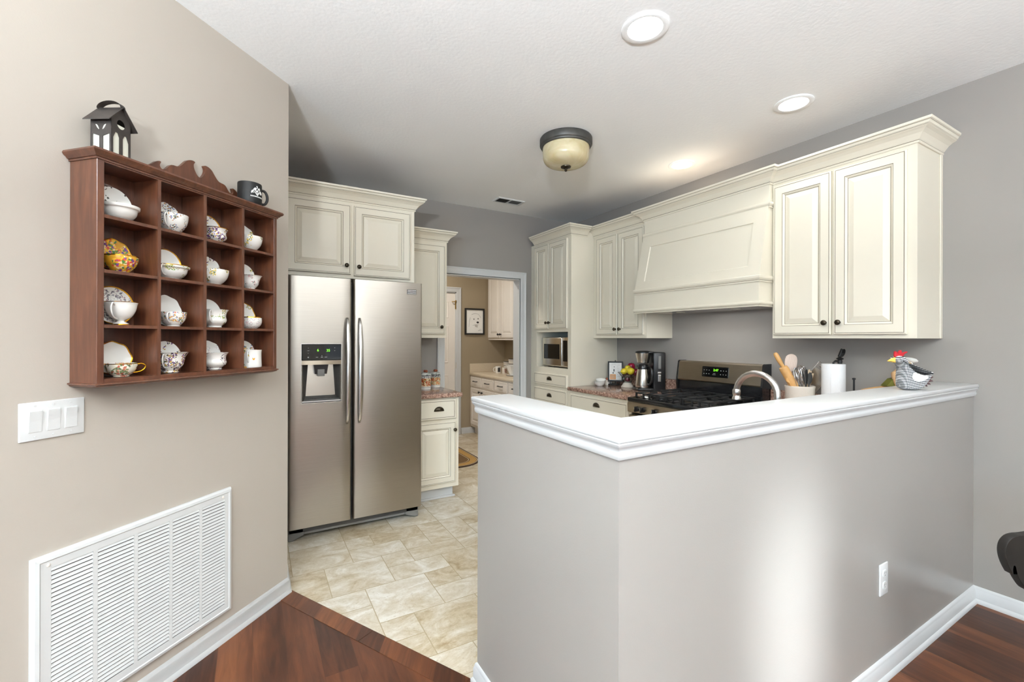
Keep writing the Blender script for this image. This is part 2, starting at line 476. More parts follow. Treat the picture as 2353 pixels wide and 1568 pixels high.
def wood():
    b = MB()
    poly = [(-3.5, -4.5), (3.35, -4.5), (3.35, 0.88), (0.84, 0.88), (0.84, 1.58), tuple(B1), tuple(B0), (-3.5, -0.93)]
    b.prism(poly, -0.05, 0.0, 'xy')
    struct(b.build('floor', 'woodfloor'), 'hand scraped reddish brown wood plank floor')
    d = (B1 - B0).normalized(); n = Vector((d.y, -d.x))      # towards the wood side
    if n.x > 0: n = -n
    w = 0.088
    j = 0.66
    for a, c in ((-0.02, j - 0.001), (j + 0.001, (B1 - B0).length)):
        p = [B0 + d * a, B0 + d * c, B0 + d * c + n * w, B0 + d * a + n * w]
        b = MB(); b.prism([tuple(q) for q in p], 0.0002, 0.0022, 'xy')
        struct(b.build('trim_1', 'woodborder'), 'reddish brown border board between wood and tile')
wood()

def tiles():
    b = MB(); u = 0.1685; ox, oy = 0.356, 2.181
    nx0, nx1, ny0, ny1 = -4, 18, -9, 24
    occ = {}
    lst = []
    def fits(i, j, w, h): return all(nx0 <= i + a < nx1 and ny0 <= j + c < ny1 and (i + a, j + c) not in occ for a in range(w) for c in range(h))
    def put(i, j, w, h):
        for a in range(w):
            for c in range(h): occ[(i + a, j + c)] = 1
        lst.append((i, j, w, h))
    fixed = [(1, 0, 2, 2), (0, 2, 2, 2), (2, 3, 1, 1), (2, 2, 2, 1), (3, 1, 1, 1), (4, 1, 2, 2), (3, 0, 2, 1), (-1, 1, 2, 1), (2, -2, 2, 2), (1, -1, 1, 1), (-1, 4, 2, 2), (1, 4, 2, 1), (1, 5, 1, 1), (3, 3, 2, 1), (-2, 2, 2, 2), (2, 5, 2, 1)]
    for q in fixed:
        if fits(*q): put(*q)
    rd = random.Random(3)
    for j in range(ny0, ny1):
        for i in range(nx0, nx1):
            if (i, j) in occ: continue
            sizes = [(2, 2)] * 5 + [(2, 1)] * 4 + [(1, 1)] * 2 + [(1, 2)]
            rd.shuffle(sizes)
            for w, h in sizes + [(1, 1)]:
                if fits(i, j, w, h): put(i, j, w, h); break
    g = 0.0022
    lay = b.bm.loops.layers.float_color.new('tile')
    for i, j, w, h in lst:
        x0, x1, y0, y1 = ox + i * u + g, ox + (i + w) * u - g, oy + j * u + g, oy + (j + h) * u - g
        fc = b.f([b.v(x0, y0, 0), b.v(x1, y0, 0), b.v(x1, y1, 0), b.v(x0, y1, 0)], 0)
        c = (rd.random(), rd.random(), rd.random(), 1)
        for l in fc.loops: l[lay] = c
    d = (B1 - B0).normalized(); n = Vector((-d.y, d.x))
    if n.x < 0: n = -n
    bmesh.ops.bisect_plane(b.bm, geom=b.bm.verts[:] + b.bm.edges[:] + b.bm.faces[:], plane_co=(B0.x, B0.y, 0), plane_no=(-n.x, -n.y, 0), clear_outer=True)
    for px, py, qx, qy in ((0, 0.89, 0, 1), (3.33, 0, -1, 0), (0, 6.0, 0, -1)):
        bmesh.ops.bisect_plane(b.bm, geom=b.bm.verts[:] + b.bm.edges[:] + b.bm.faces[:], plane_co=(px, py, 0), plane_no=(-qx, -qy, 0), clear_outer=True)
    b.prism([tuple(B0), tuple(B1), (0.84, 1.58), (0.84, 0.885), (3.35, 0.885), (3.35, 6.05), (-0.3, 6.05), (-0.3, 2.9)], -0.05, -0.0012, 'xy', 1)
    struct(b.build('floor', ['tile', 'grout']), 'beige travertine tile floor of the kitchen')
tiles()

def shell():
    b = MB(); b.box(-3.6, 3.5, -4.6, 6.15, CZ, CZ + 0.1); struct(b.build('ceiling', 'ceiling'), 'white textured ceiling')
    # diagonal wall with the curio shelf
    b = MB(Matrix.Translation(DW) @ Matrix.Rotation(R45, 4, 'Z'))
    b.box(-3.02, WE, 0, 0.10, 0, CZ); struct(b.build('wall_left', 'beige'), 'beige diagonal wall')
    b = MB(); b.box(0.04, 0.1485, 2.73, YB, 0, CZ); struct(b.build('wall_alcove', 'wall'))
    b = MB()
    b.box(0.04, 1.648, YB, YB + 0.13, 0, CZ); b.box(2.54, X0 + 0.1, YB, YB + 0.13, 0, CZ); b.box(1.648, 2.54, YB, YB + 0.13, 2.04, CZ)
    struct(b.build('wall_back', 'wall'), 'greige kitchen back wall with the laundry doorway')
    b = MB()
    b.box(X0, X0 + 0.12, -4.5, YB + 0.13, 0, CZ)
    struct(b.build('wall_right', 'wall'), 'greige wall behind the range')
    b = MB(); b.box(X0, X0 + 0.12, YB + 0.13, 6.05, 0, CZ); struct(b.build('wall_laundry_right', 'wall_tan'))
    b = MB(); b.box(0.8, 1.72, 5.933, 6.05, 0, CZ); b.box(2.50, X0, 5.933, 6.05, 0, CZ); b.box(1.72, 2.5, 5.933, 6.05, 2.045, CZ)
    struct(b.build('wall_far', 'wall_tan'), 'tan laundry room wall')
    b = MB(); b.box(0.8, 0.9, YB + 0.13, 5.933, 0, CZ); struct(b.build('wall_laundry_left', 'wall_tan'))
    # rest of the living room, behind the camera
    b = MB()
    b.box(-3.5, 1.42, -4.6, -4.5, 0, 0.72); b.box(1.90, 3.42, -4.6, -4.5, 0, 0.72); b.box(-3.5, 3.42, -4.6, -4.5, 2.28, CZ); b.box(-3.5, -2.2, -4.6, -4.5, 0.72, 2.28); b.box(0.8, 1.42, -4.6, -4.5, 0.72, 2.28); b.box(1.90, 3.42, -4.6, -4.5, 0.72, 2.28)
    struct(b.build('wall_south', 'beige'))
    b = MB()
    b.box(-3.6, -3.5, -4.6, -2.22, 0, CZ); b.box(-3.6, -3.5, -1.02, -0.85, 0, CZ); b.box(-3.6, -3.5, -2.22, -1.02, 0, 0.8); b.box(-3.6, -3.5, -2.22, -1.02, 2.2, CZ)
    struct(b.build('wall_west', 'beige'))
    # frames of unseen openings added for the fill and beam lights
    b = MB()
    for x in (1.40, 1.88): b.box(x, x + 0.04, -4.52, -4.47, 0, 2.05)
    b.box(1.40, 1.92, -4.52, -4.47, 2.01, 2.05); b.box(1.44, 1.88, -4.52, -4.49, 1.22, 2.01)  # last box: unseen blind added above the beam's opening
    struct(b.build('added_door_2', 'trim'))
    b = MB()
    for x in (-2.2, -1.22, -0.24, 0.75): b.box(x, x + 0.05, -4.52, -4.46, 0.72, 2.28)
    b.box(-2.2, 0.8, -4.52, -4.46, 0.72, 0.77); b.box(-2.2, 0.8, -4.52, -4.46, 2.23, 2.28)
    struct(b.build('added_window_1', 'trim'))
    b = MB()
    for y in (-2.22, -1.645, -1.07): b.box(-3.52, -3.46, y, y + 0.05, 0.8, 2.2)
    b.box(-3.52, -3.46, -2.22, -1.02, 0.8, 0.85); b.box(-3.52, -3.46, -2.22, -1.02, 2.15, 2.2)
    struct(b.build('added_window_2', 'trim'))
shell()

PW = 0.14                                      # half wall thickness
PXL, PYL = 0.773, 1.609                        # its left face and the end of its short leg
def peninsula():
    b = MB()
    b.prism([(PXL, YP), (X0, YP), (X0, YP + PW), (PXL + PW, YP + PW), (PXL + PW, PYL), (PXL, PYL)], 0, 1.10, 'xy')
    struct(b.build('wall_peninsula', 'wall'), 'greige L-shaped half wall')
    # white cap: board plus stacked moulding, mitred round the corner and the end
    z = 1.15; o = 0.021
    b = MB()
    b.prism([(PXL - o, YP - o), (X0, YP - o), (X0, YP + PW + o), (PXL + PW + o, YP + PW + o), (PXL + PW + o, PYL + 0.026), (PXL - o, PYL + 0.026)], z - 0.02, z, 'xy')
    ed = [e for e in b.bm.edges]
    bmesh.ops.bevel(b.bm, geom=ed, offset=0.006, segments=3, profile=0.5, affect='EDGES')
    prof = [(0, 1.132), (0.017, 1.132), (0.019, 1.128), (0.017, 1.122), (0.012, 1.117), (0.009, 1.110), (0.0095, 1.106), (0.011, 1.102), (0.010, 1.094), (0.007, 1.087), (0, 1.087)]
    b.sweep(prof, [(X0, YP), (PXL, YP), (PXL, PYL), (PXL + PW, PYL), (PXL + PW, YP + PW), (X0, YP + PW)], side=-1)
    struct(b.build('trim_2', 'trim', smooth=40), 'white moulded cap of the half wall')
peninsula()

BB = [(0, 0), (0.021, 0), (0.021, 0.010), (0.017, 0.019), (0.013, 0.022), (0.0125, 0.060), (0.009, 0.066), (0.0085, 0.073), (0.006, 0.080), (0, 0.084)]
def baseboards():
    def ls(s): return (DW[0] + s * 0.70711, DW[1] + s * 0.70711)
    b = MB(); b.sweep(BB, [ls(-3.0), ls(WE), (0.1485, 3.25)], side=1)
    struct(b.build('baseboard_left', 'trim', smooth=40))
    b = MB(); b.sweep(BB, [(X0, YP), (PXL, YP), (PXL, PYL), (PXL + PW, PYL), (PXL + PW, YP + PW + 0.3)], side=-1)
    struct(b.build('baseboard_peninsula', 'trim', smooth=40))
    b = MB(); b.sweep(BB, [(X0, 0.19), (X0, YP)], side=-1); struct(b.build('baseboard_right', 'trim', smooth=40))
    b = MB(); b.sweep(BB, [(2.58, 5.933), (2.80, 5.933)], side=1); struct(b.build('baseboard_far', 'trim', smooth=40))
baseboards()

def casing(name, x0, x1, ztop, y, w=0.072, jamb=None):
    """door casing on a wall facing -y, mitred, with a stepped profile"""
    prof = [(0, 0.0), (0, 0.011), (0.012, 0.014), (0.05, 0.016), (0.058, 0.020), (w - 0.004, 0.020), (w, 0.016), (w, 0.0)]
    b = MB()
    rings = []
    for (px, pz, sx, sz) in ((x0, 0, -1, 0), (x0, ztop, -1, 1), (x1, ztop, 1, 1), (x1, 0, 1, 0)):
        rings.append([(px + sx * o, y - t, pz + sz * o) for o, t in prof])
    b.loft(rings, True, True, True)
    if jamb:
        b.box(x0 - 0.001, x0 + 0.012, y, y + jamb, 0, ztop); b.box(x1 - 0.012, x1 + 0.001, y, y + jamb, 0, ztop); b.box(x0, x1, y, y + jamb, ztop - 0.012, ztop + 0.001)
    return struct(b.build(name, 'trim'))
casing('trim_3', 1.644, 2.545, 2.045, YB, jamb=0.13)
casing('trim_4', 1.72, 2.498, 2.045, 5.933, jamb=0.06)

def bounce_lamp(x, y, label):  # unseen uplighter on a pole, added as a source of ceiling bounce
    C = thing('added_bounce_lamp', label, 'lamp', (x, y, 0))
    b = MB(); b.lathe([(0.15, 0), (0.15, 0.015), (0.03, 0.03), (0.013, 0.05), (0.013, 1.70)], seg=24); b.build('pole', 'bronze', C, 40)
    b = MB(); b.lathe([(0.02, 1.69), (0.06, 1.70), (0.16, 1.76), (0.20, 1.82), (0.195, 1.82), (0.155, 1.765), (0.05, 1.71)], seg=36); b.build('lamp_shade', 'stoneware', C, 60)
bounce_lamp(-1.05, -1.15, 'torchiere added to light the ceiling, near the beige wall')
bounce_lamp(1.9, -2.6, 'torchiere added to light the ceiling, near the added blind')

# ------------------------------------------------------------------ cabinet kit
def panel_door(b, x0, x1, z0, z1, yf, fr=0.056, flat=False, t=0.02):
    """raised panel door, front towards -y; material 0 paint, 1 glaze lines"""
    if flat: rg = [(0, 0, 0), (0, t - .004, 0), (.004, t, 0), (.014, t, 1), (.0158, t - .0015, 1), (.0176, t, 0)]
    else: rg = [(0, 0, 0), (0, t - .004, 0), (.004, t, 0), (.0085, t, 1), (.0098, t - .0015, 1), (.0112, t, 0), (fr, t, 1), (fr + .0024, t - .002, 0), (fr + .007, t - .004, 0), (fr + .013, t - .010, 1), (fr + .0155, t - .0105, 0), (fr + .019, t - .0105, 0), (fr + .043, t - .003, 0), (fr + .046, t - .002, 0)]
    rings = [[(x0 + i, yf - d, z0 + i), (x1 - i, yf - d, z0 + i), (x1 - i, yf - d, z1 - i), (x0 + i, yf - d, z1 - i)] for i, d, m in rg]
    b.loft(rings, True, True, True, mis=[m for i, d, m in rg])
def door(parent, x0, x1, z0, z1, yf, knob=None, mats=('cream', 'glaze'), name='door', flat=False, pull=None, fr=0.056, knobmat='bronze'):
    b = MB(); panel_door(b, x0, x1, z0, z1, yf, fr, flat)
    o = b.build(name, list(mats), parent)
    if knob:
        b = MB(); kx, kz = knob
        b.lathe([(0.009, 0), (0.008, 0.003), (0.0055, 0.007), (0.0055, 0.012), (0.012, 0.016), (0.0155, 0.020), (0.0155, 0.024), (0.011, 0.029), (0.004, 0.031)], (kx, yf - 0.0195, kz), '-y', 20)
        b.build('knob', knobmat, o, 40)
    if pull:
        kx, kz = pull; b = MB(); N = 14; rings = []
        for i in range(N + 1):
            a = PI * i / N
            rings.append([(kx + 0.046 * math.cos(a) * math.cos(e), yf - 0.0195 - 0.027 * math.sin(e) * (0.35 + 0.65 * math.sin(a)), kz - 0.018 + 0.040 * math.sin(a) * math.cos(e * 0.85)) for e in [PI / 2 * k / 6 for k in range(7)]])
        b.loft(rings, False, False, False)
        c = MB()
        o2 = b.build('pull', knobmat, o, 60)
        md = o2.modifiers.new('thick', 'SOLIDIFY'); md.thickness = 0.002
        c.bm.free()
    return o
CROWN = [(0, 2.405), (0.007, 2.405), (0.010, 2.412), (0.010, 2.4155), (0.0085, 2.4188), (0.013, 2.424), (0.019, 2.433), (0.030, 2.447), (0.046, 2.459), (0.060, 2.466), (0.062, 2.468), (0.060, 2.470), (0.066, 2.474), (0.070, 2.482), (0.072, 2.484), (0.0715, 2.486), (0.078, 2.489), (0.080, 2.500), (0, 2.500)]
CMI = [0] * 19; CMI[3] = 1; CMI[10] = 1; CMI[14] = 1
def crown(parent, path, dz=0.0, name='crown_moulding', side=1, top=None):
    xs = [p[0] for p in path]; ys = [p[1] for p in path]
    t = MB(); t.box(min(xs), max(xs), min(ys), -0.002, 2.4605 + dz, 2.4665 + dz); t.build('bounce_cut_board', 'bounceboard', parent)  # unseen dark board added to cut lamp bounce off the cabinet top
    b = MB(); b.sweep([(o, z + dz) for o, z in CROWN], path, side, CMI)
    return b.build(name, ['cream', 'glaze'], parent)

# ------------------------------------------------------------------ back wall: refrigerator run
def fridge():
    F = thing('refrigerator', 'tall stainless steel side by side refrigerator with ice and water dispenser', 'refrigerator', (0.188, 3.27, 0))
    w = 0.91
    b = MB(); b.box(0.004, w - 0.004, 0.075, 0.80, 0.05, 1.785, 0.004); b.build('body', 'darkgrey', F)
    # left (freezer) door with the dispenser opening
    L, Rr = (0.0, 0.396), (0.411, w); z0, z1 = 0.106, 1.80
    hx0, hx1, hz0, hz1 = 0.077, 0.327, 0.945, 1.342
    b = MB()
    b.box(L[0], L[1], 0, 0.068, hz1, z1, 0.008, 3); b.box(L[0], L[1], 0, 0.068, z0, hz0, 0.008, 3)
    b.bm.free(); b = MB()
    xs = [0.0, 0.002, 0.007, 0.014, hx0, hx1, L[1] - 0.014, L[1] - 0.007, L[1] - 0.002, L[1]]
    dep = [0.016, 0.007, 0.002, 0, 0, 0, 0, 0.002, 0.007, 0.016]
    zs = [z0, hz0, hz1, z1]
    g = [[b.v(x, d, z) for x, d in zip(xs, dep)] for z in zs]
    for k in range(3):
        for i in range(9):
            if k == 1 and i == 4: continue
            b.f([g[k][i], g[k][i + 1], g[k + 1][i + 1], g[k + 1][i]])
    back = [b.v(x, 0.068, z) for x, z in ((0, z0), (L[1], z0), (L[1], z1), (0, z1))]
    b.f(back[::-1])
    b.f([g[k][0] for k in range(4)] + [back[3], back[0]]); b.f([back[1], back[2]] + [g[k][9] for k in (3, 2, 1, 0)])
    b.f(g[3] + [back[2], back[3]]); b.f(g[0][::-1] + [back[0], back[1]])
    dl = b.build('door', 'steel', F, 50); dl['label'] = 'freezer door with dispenser'
    b = MB()
    g = []
    xr = [Rr[0], Rr[0] + 0.002, Rr[0] + 0.007, Rr[0] + 0.014, Rr[1] - 0.014, Rr[1] - 0.007, Rr[1] - 0.002, Rr[1]]
    dr = [0.016, 0.007, 0.002, 0, 0, 0.002, 0.007, 0.016]
    b.loft([[(x, d, z) for x, d in zip(xr, dr)] + [(Rr[1], 0.068, z), (Rr[0], 0.068, z)] for z in (z0, z1)])
    dr_ = b.build('door', 'steel', F, 50); dr_['label'] = 'plain wide right door'
    # handles: long bowed bars
    for hx, d, tw in ((0.366, dl, -1), (0.449, dr_, 1)):
        b = MB(); rings = []
        N = 24
        for i in range(N + 1):
            t = i / N; z = 0.783 + t * 0.744
            bow = math.sin(PI * t) ** 0.55
            y = -0.004 - 0.052 * bow; wd = 0.008 + 0.010 * min(1, bow * 1.3); th = 0.006 + 0.007 * min(1, bow * 1.2)
            rings.append([(hx + wd * math.cos(a), y + th * math.sin(a), z) for a in [2 * PI * k / 14 for k in range(14)]])
        b.loft(rings); b.build('handle', 'satin', d, 60)
    # dispenser
    b = MB()
    y1 = 0.062; r = 0.012
    b.loft([[(hx0, 0.0, 0.95), (hx1, 0.0, 0.95), (hx1, 0.0, 1.216), (hx0, 0.0, 1.216)],
            [(hx0 + 0.006, 0.004, 0.957), (hx1 - 0.006, 0.004, 0.957), (hx1 - 0.006, 0.004, 1.21), (hx0 + 0.006, 0.004, 1.21)],
            [(hx0 + 0.03, y1, 0.985), (hx1 - 0.03, y1, 0.985), (hx1 - 0.045, y1, 1.205), (hx0 + 0.045, y1, 1.205)]], True, False, True, mis=[2, 1, 0])
    b.build('dispenser_recess', ['steel_pot', 'darkgrey', 'satin'], dl)
    b = MB(); b.box(hx0, hx1, -0.003, 0.01, 1.232, 1.341, 0.004); cp = b.build('control_panel', 'blackglass', dl)
    b = MB()
    b.loft([[(hx0 - 0.001 + (hx1 - hx0 + 0.002) * i / 10, -0.004 - 0.010 * math.sin(PI * i / 10), z) for i in range(11)] + [(hx1 + 0.001, 0.02, z), (hx0 - 0.001, 0.02, z)] for z in (1.203, 1.231)])
    b.build('panel_strip', 'steel_panel', dl)
    b = MB(); cx = (hx0 + hx1) / 2 - 0.002
    b.loft([[(cx - 0.047, 0.015, 1.204), (cx + 0.047, 0.015, 1.204), (cx + 0.047, 0.055, 1.204), (cx - 0.047, 0.055, 1.204)], [(cx - 0.038, 0.02, 1.137), (cx + 0.038, 0.02, 1.137), (cx + 0.038, 0.06, 1.137), (cx - 0.038, 0.06, 1.137)]])
    b.build('dispenser_chute', 'black', dl)
    b = MB(); b.box(cx - 0.023, cx + 0.023, 0.012, 0.03, 1.122, 1.17, 0.004); b.build('paddle', 'grayplastic', dl)
    b = MB(); b.box(hx0 + 0.012, hx1 - 0.012, 0.003, 0.058, 0.957, 0.966, 0.003)
    for k in range(9): b.box(hx0 + 0.03 + k * 0.022, hx0 + 0.034 + k * 0.022, 0.008, 0.05, 0.966, 0.968)
    b.build('drip_tray', 'darkgrey', dl)
    b = MB(); fr = 0.005
    b.loft([[(hx0 - e, -h, hz0 - e), (hx1 + e, -h, hz0 - e), (hx1 + e, -h, hz1 + e), (hx0 - e, -h, hz1 + e)] for e, h in ((fr, -0.002), (fr - 0.001, 0.003), (0.001, 0.003), (0, -0.004))], True, False, False)
    b.build('bezel', 'satin', dl)
    for nm, s, x, z, sz, mt in (('display', '6', 0.178, 1.300, 0.024, 'green'), ('display', '35', 0.243, 1.298, 0.024, 'green')):
        text(nm, s, sz, mt, cp, (x, -0.0038, z))
    b = MB()
    for x, z, w2, h2 in ((0.118, 1.315, .004, .003), (0.118, 1.298, .012, .002), (0.118, 1.28, .004, .003), (0.118, 1.253, .008, .007), (0.285, 1.316, .004, .003), (0.285, 1.297, .004, .003), (0.172, 1.253, .014, .003), (0.203, 1.253, .014, .003), (0.228, 1.253, .016, .003), (0.203, 1.263, .004, .004)):
        b.box(x - w2 / 2, x + w2 / 2, -0.0036, -0.003, z - h2 / 2, z + h2 / 2)
    b.build('panel_print', 'ink', cp)
    # name plate, unlettered lines as in the photograph
    b = MB(); nx, nz = 0.828, 1.731
    b.box(nx - 0.036, nx + 0.036, -0.0015, 0.001, nz - 0.018, nz + 0.018, 0.001)
    for dz in (0.011, 0.0, -0.012): b.box(nx - 0.033, nx + 0.033, -0.0028, -0.0012, nz + dz - 0.002, nz + dz + 0.002, 0, mi=1)
    b.build('name_plate', ['darkgrey', 'satin'], dr_)
    # kick grille and feet
    b = MB(); b.box(0.10, w - 0.10, 0.085, 0.12, 0.03, 0.098, 0.006)
    for k in range(3): b.box(0.13, w - 0.15, 0.081, 0.088, 0.052 + k * 0.014, 0.058 + k * 0.014, 0.001, mi=1)
    b.build('kick_grille', ['grayplastic', 'black'], F)
    for x0 in (0.0, w - 0.105):
        b = MB()
        b.prism([(0.0, 0.0), (0.03, 0.0), (0.105, 0.03), (0.105, 0.09), (0.0, 0.09)] if x0 == 0 else [(0.105, 0.0), (0.075, 0.0), (0, 0.03), (0, 0.09), (0.105, 0.09)], 0.075, 0.16, 'xz')
        for v in b.bm.verts: v.co.x += x0
        bmesh.ops.bevel(b.bm, geom=b.bm.edges[:], offset=0.01, segments=3, affect='EDGES', profile=0.5)
        b.build('foot', 'grayplastic', F, 40)
    b = MB(); b.box(0.06, w - 0.06, 0.55, 0.7, 0.0, 0.06); b.build('rear_roller', 'black', F)
fridge()

def fridge_cabinet():
    C = thing('wall_cabinet', 'cream two-door cabinet with crown moulding above the refrigerator', 'cabinet', (0.151, YB, 0))
    w, d = 0.956, 0.725
    b = MB(); b.box(0, w, -d, 0, 1.832, 2.46); b.build('carcass', 'cream', C)
    k = 0.151
    door(C, 0.03, 0.617 - k, 1.86, 2.381, -d, (0.584 - k, 1.925))
    door(C, 0.639 - k, 1.072 - k, 1.852, 2.381, -d, (0.673 - k, 1.92))
    crown(C, [(0, -d), (w, -d), (w, 0)])
fridge_cabinet()

def back_upper():
    C = thing('wall_cabinet', 'narrow cream wall cabinet beside the doorway, over the canisters', 'cabinet', (1.115, YB, 0))
    w, d = 0.431, 0.325
    b = MB(); b.box(0, w, -d, 0, 1.387, 2.33); b.build('carcass', 'cream', C)
    door(C, 0.03, w - 0.022, 1.42, 2.243, -d, (1.485 - 1.115, 1.488))
    crown(C, [(0, -d), (w, -d), (w, 0)], -0.128)
back_upper()

def back_base():
    C = thing('base_cabinet', 'cream base cabinet with one drawer right of the refrigerator', 'cabinet', (1.115, YB, 0))
    w, d = 0.415, 0.65
    b = MB(); b.box(0, w, -d, 0, 0.105, 0.876)
    b.build('carcass', 'cream', C)
    b = MB(); b.box(0.0, w - 0.03, -d + 0.06, 0, 0.0, 0.105); b.box(0, w - 0.012, -d + 0.045, -d + 0.06, 0, 0.018, 0.004); b.build('toe_kick', 'trim', C)
    door(C, 0.02, w - 0.03, 0.695, 0.862, -d, pull=(1.344 - 1.115, 0.783), name='drawer', flat=True)
    door(C, 0.02, w - 0.03, 0.148, 0.668, -d, (1.484 - 1.115, 0.60), fr=0.05)
    o = MB(); o.box(1.11, 1.556, 3.54, YB, 0.878, 0.914, 0.008, 3)
    ct = o.build('countertop', 'granite', smooth=40); tag(ct, 'brown speckled countertop piece under the two fruit canisters', 'countertop')
back_base()

def canister(x, y, r, h, seed, label, word, petals, base, loc_z=0.9142):
    C = thing('canister', label, 'canister', (x, y, loc_z), math.radians(-20), 'painted fruit canisters')
    fm = floral('canister_paint_%d' % seed, base, petals, seed, 60, 0.5, 0.42, 14)
    b = MB(); b.lathe([(r * .98, 0), (r, .004), (r, h * .12), (r, h * .14), (r, h * .20), (r, h * .78), (r, h * .96), (r * .97, h)], seg=32, mis=[1, 1, 2, 1, 0, 3, 2, 1])
    bd = b.build('body', [fm, 'porcelain', 'darkink', 'darkink' if seed == 2 else 'porcelain'], C, 50)
    text('lettering', word, r * 0.62, 'porcelain' if seed == 2 else 'darkink', bd, (0.0, -r - 0.001, h * .86), ext=0.0015)
    b = MB(); b.lathe([(r * 1.04, h), (r * 1.06, h + .004), (r * 1.0, h + .014), (r * .7, h + .022), (r * .2, h + .025)], seg=32); ld = b.build('lid', floral('canister_lid_%d' % seed, (214, 214, 206), [(70, 90, 70), (60, 60, 90), (190, 200, 190)], seed + 3, 90, 0.45, 0.4), C, 50)
    b = MB()
    for i in range(3):
        a = i * 2.1
        b.lathe([(0.002, -0.012), (0.011, -0.008), (0.014, 0), (0.011, 0.008), (0.002, 0.012)], (0.009 * math.cos(a), 0.009 * math.sin(a), h + 0.036), seg=12)
    b.build('knob', 'copper', ld, 50)
canister(1.362, 3.962, 0.052, 0.128, 1, 'left painted fruit canister, partly hidden by the refrigerator edge', 'COFFEE', [(190, 70, 40), (210, 130, 60), (90, 110, 60), (170, 50, 40)], (226, 200, 160))
canister(1.500, 4.072, 0.047, 0.122, 2, 'right painted fruit canister with dark rim next to the doorway', 'SUGAR', [(214, 130, 80), (200, 90, 60), (90, 110, 70), (230, 190, 130)], (206, 190, 150))

# ------------------------------------------------------------------ range wall
def right_upper():
    C = thing('wall_cabinet', 'tall cream two-door wall cabinet right of the range hood', 'cabinet', (X0, 1.683, 0), RN90)
    w, d = 0.743, 0.328
    b = MB(); b.box(0, w, -d, 0, 1.39, 2.46); b.build('carcass', 'cream', C)
    b = MB(); b.box(w, w + 0.006, -0.03, 0, 1.39, 2.44, 0.002); b.build('scribe_strip', 'cream', C)
    door(C, 0.014, 0.351, 1.412, 2.384, -d, (0.323, 1.483))
    door(C, 0.365, 0.705, 1.412, 2.384, -d, (0.396, 1.483))
    crown(C, [(0.002, -d), (w, -d), (w, 0)])
right_upper()

def hood():
    C = thing('range_hood', 'large cream wooden range hood with sloped panel above the range', 'range hood', (X0, 2.773, 0), RN90)
    w = 1.088
    b = MB(); b.box(0, w, -0.365, 0, 2.27, 2.46); b.build('upper_box', 'cream', C)
    # sloped front with an inset panel
    def sl(z): return -0.475 + (z - 1.80) / (2.27 - 1.80) * 0.097
    b = MB()
    za, zb = 1.79, 2.272
    def P(x, z, o=0.0): return (x, sl(z) + o, z)
    outer = [P(0, za), P(w, za), P(w, zb), P(0, zb)]
    i1 = [P(.088, 1.868), P(1.0, 1.868), P(1.0, 2.167), P(.098, 2.167)]
    i2 = [(p[0] + (0.004 if k in (0, 3) else -0.004), p[1] + 0.007, p[2] + (0.004 if k < 2 else -0.004)) for k, p in enumerate(i1)]
    b.loft([outer, i1, i2], True, False, True)
    R = [b.v(*p) for p in (outer[0], outer[3], (0, 0, zb), (0, 0, za))]; b.f(R)
    R = [b.v(*p) for p in (outer[1], outer[2], (w, 0, zb), (w, 0, za))]; b.f(R)
    b.build('sloped_front', 'cream', C)
    b = MB(); b.box(0.0, w, -0.482, 0, 1.612, 1.79)
    b.build('lower_band', 'cream', C)
    def mould(z0, z1, y, out, nm):
        b = MB(); h = z1 - z0
        pr = [(-0.02, z0), (out * .5, z0), (out * .55, z0 + h * .2), (out * .45, z0 + h * .26), (out * .9, z0 + h * .5), (out, z0 + h * .62), (out * .95, z0 + h * .9), (out * .7, z1), (-0.02, z1)]
        b.sweep(pr, [(0, y), (w, y), (w, 0.0)], 1, [0, 0, 1, 0, 0, 0, 0, 0, 0])
        b.build(nm, ['cream', 'glaze'], C)
    mould(1.598, 1.632, -0.482, 0.016, 'bottom_moulding'); mould(1.758, 1.800, -0.482, 0.015, 'middle_moulding'); mould(2.252, 2.292, -0.371, 0.016, 'upper_moulding')
    b = MB(); b.box(0.03, w - 0.03, -0.46, -0.03, 1.604, 1.613); b.build('liner', 'satin', C)
    crown(C, [(0, 0.0), (0, -0.365), (w, -0.365), (w, -0.30)])
    for x in (0.3, 0.79):
        b = MB(); b.lathe([(0.035, 1.6035), (0.034, 1.600), (0.004, 1.600)], (x, -0.26, 0), seg=24, cap0=False); b.build('added_hood_disc', 'frosted', C)  # discs added to go with the fill under the hood
    l = area_light('added_hood_fill', (0, 0, 0), (0, 0, -1), 0.6, 0.08, 1.7, (1.0, 0.985, 0.96)); l.parent = C; l.location = (w / 2, -0.26, 1.597)  # fill added to brighten the wall behind the range
hood()

def left_upper():
    C = thing('wall_cabinet', 'cream two-door wall cabinet between pantry and range hood', 'cabinet', (X0, 3.485, 0), RN90)
    w, d = 0.708, 0.328
    b = MB(); b.box(0, w, -d, 0, 1.39, 2.46); b.build('carcass', 'cream', C)
    door(C, 0.055, 0.353, 1.42, 2.378, -d, (0.338, 1.474)); door(C, 0.362, 0.684, 1.42, 2.378, -d, (0.401, 1.474))
    crown(C, [(0.0, -d), (w - 0.002, -d)])
left_upper()

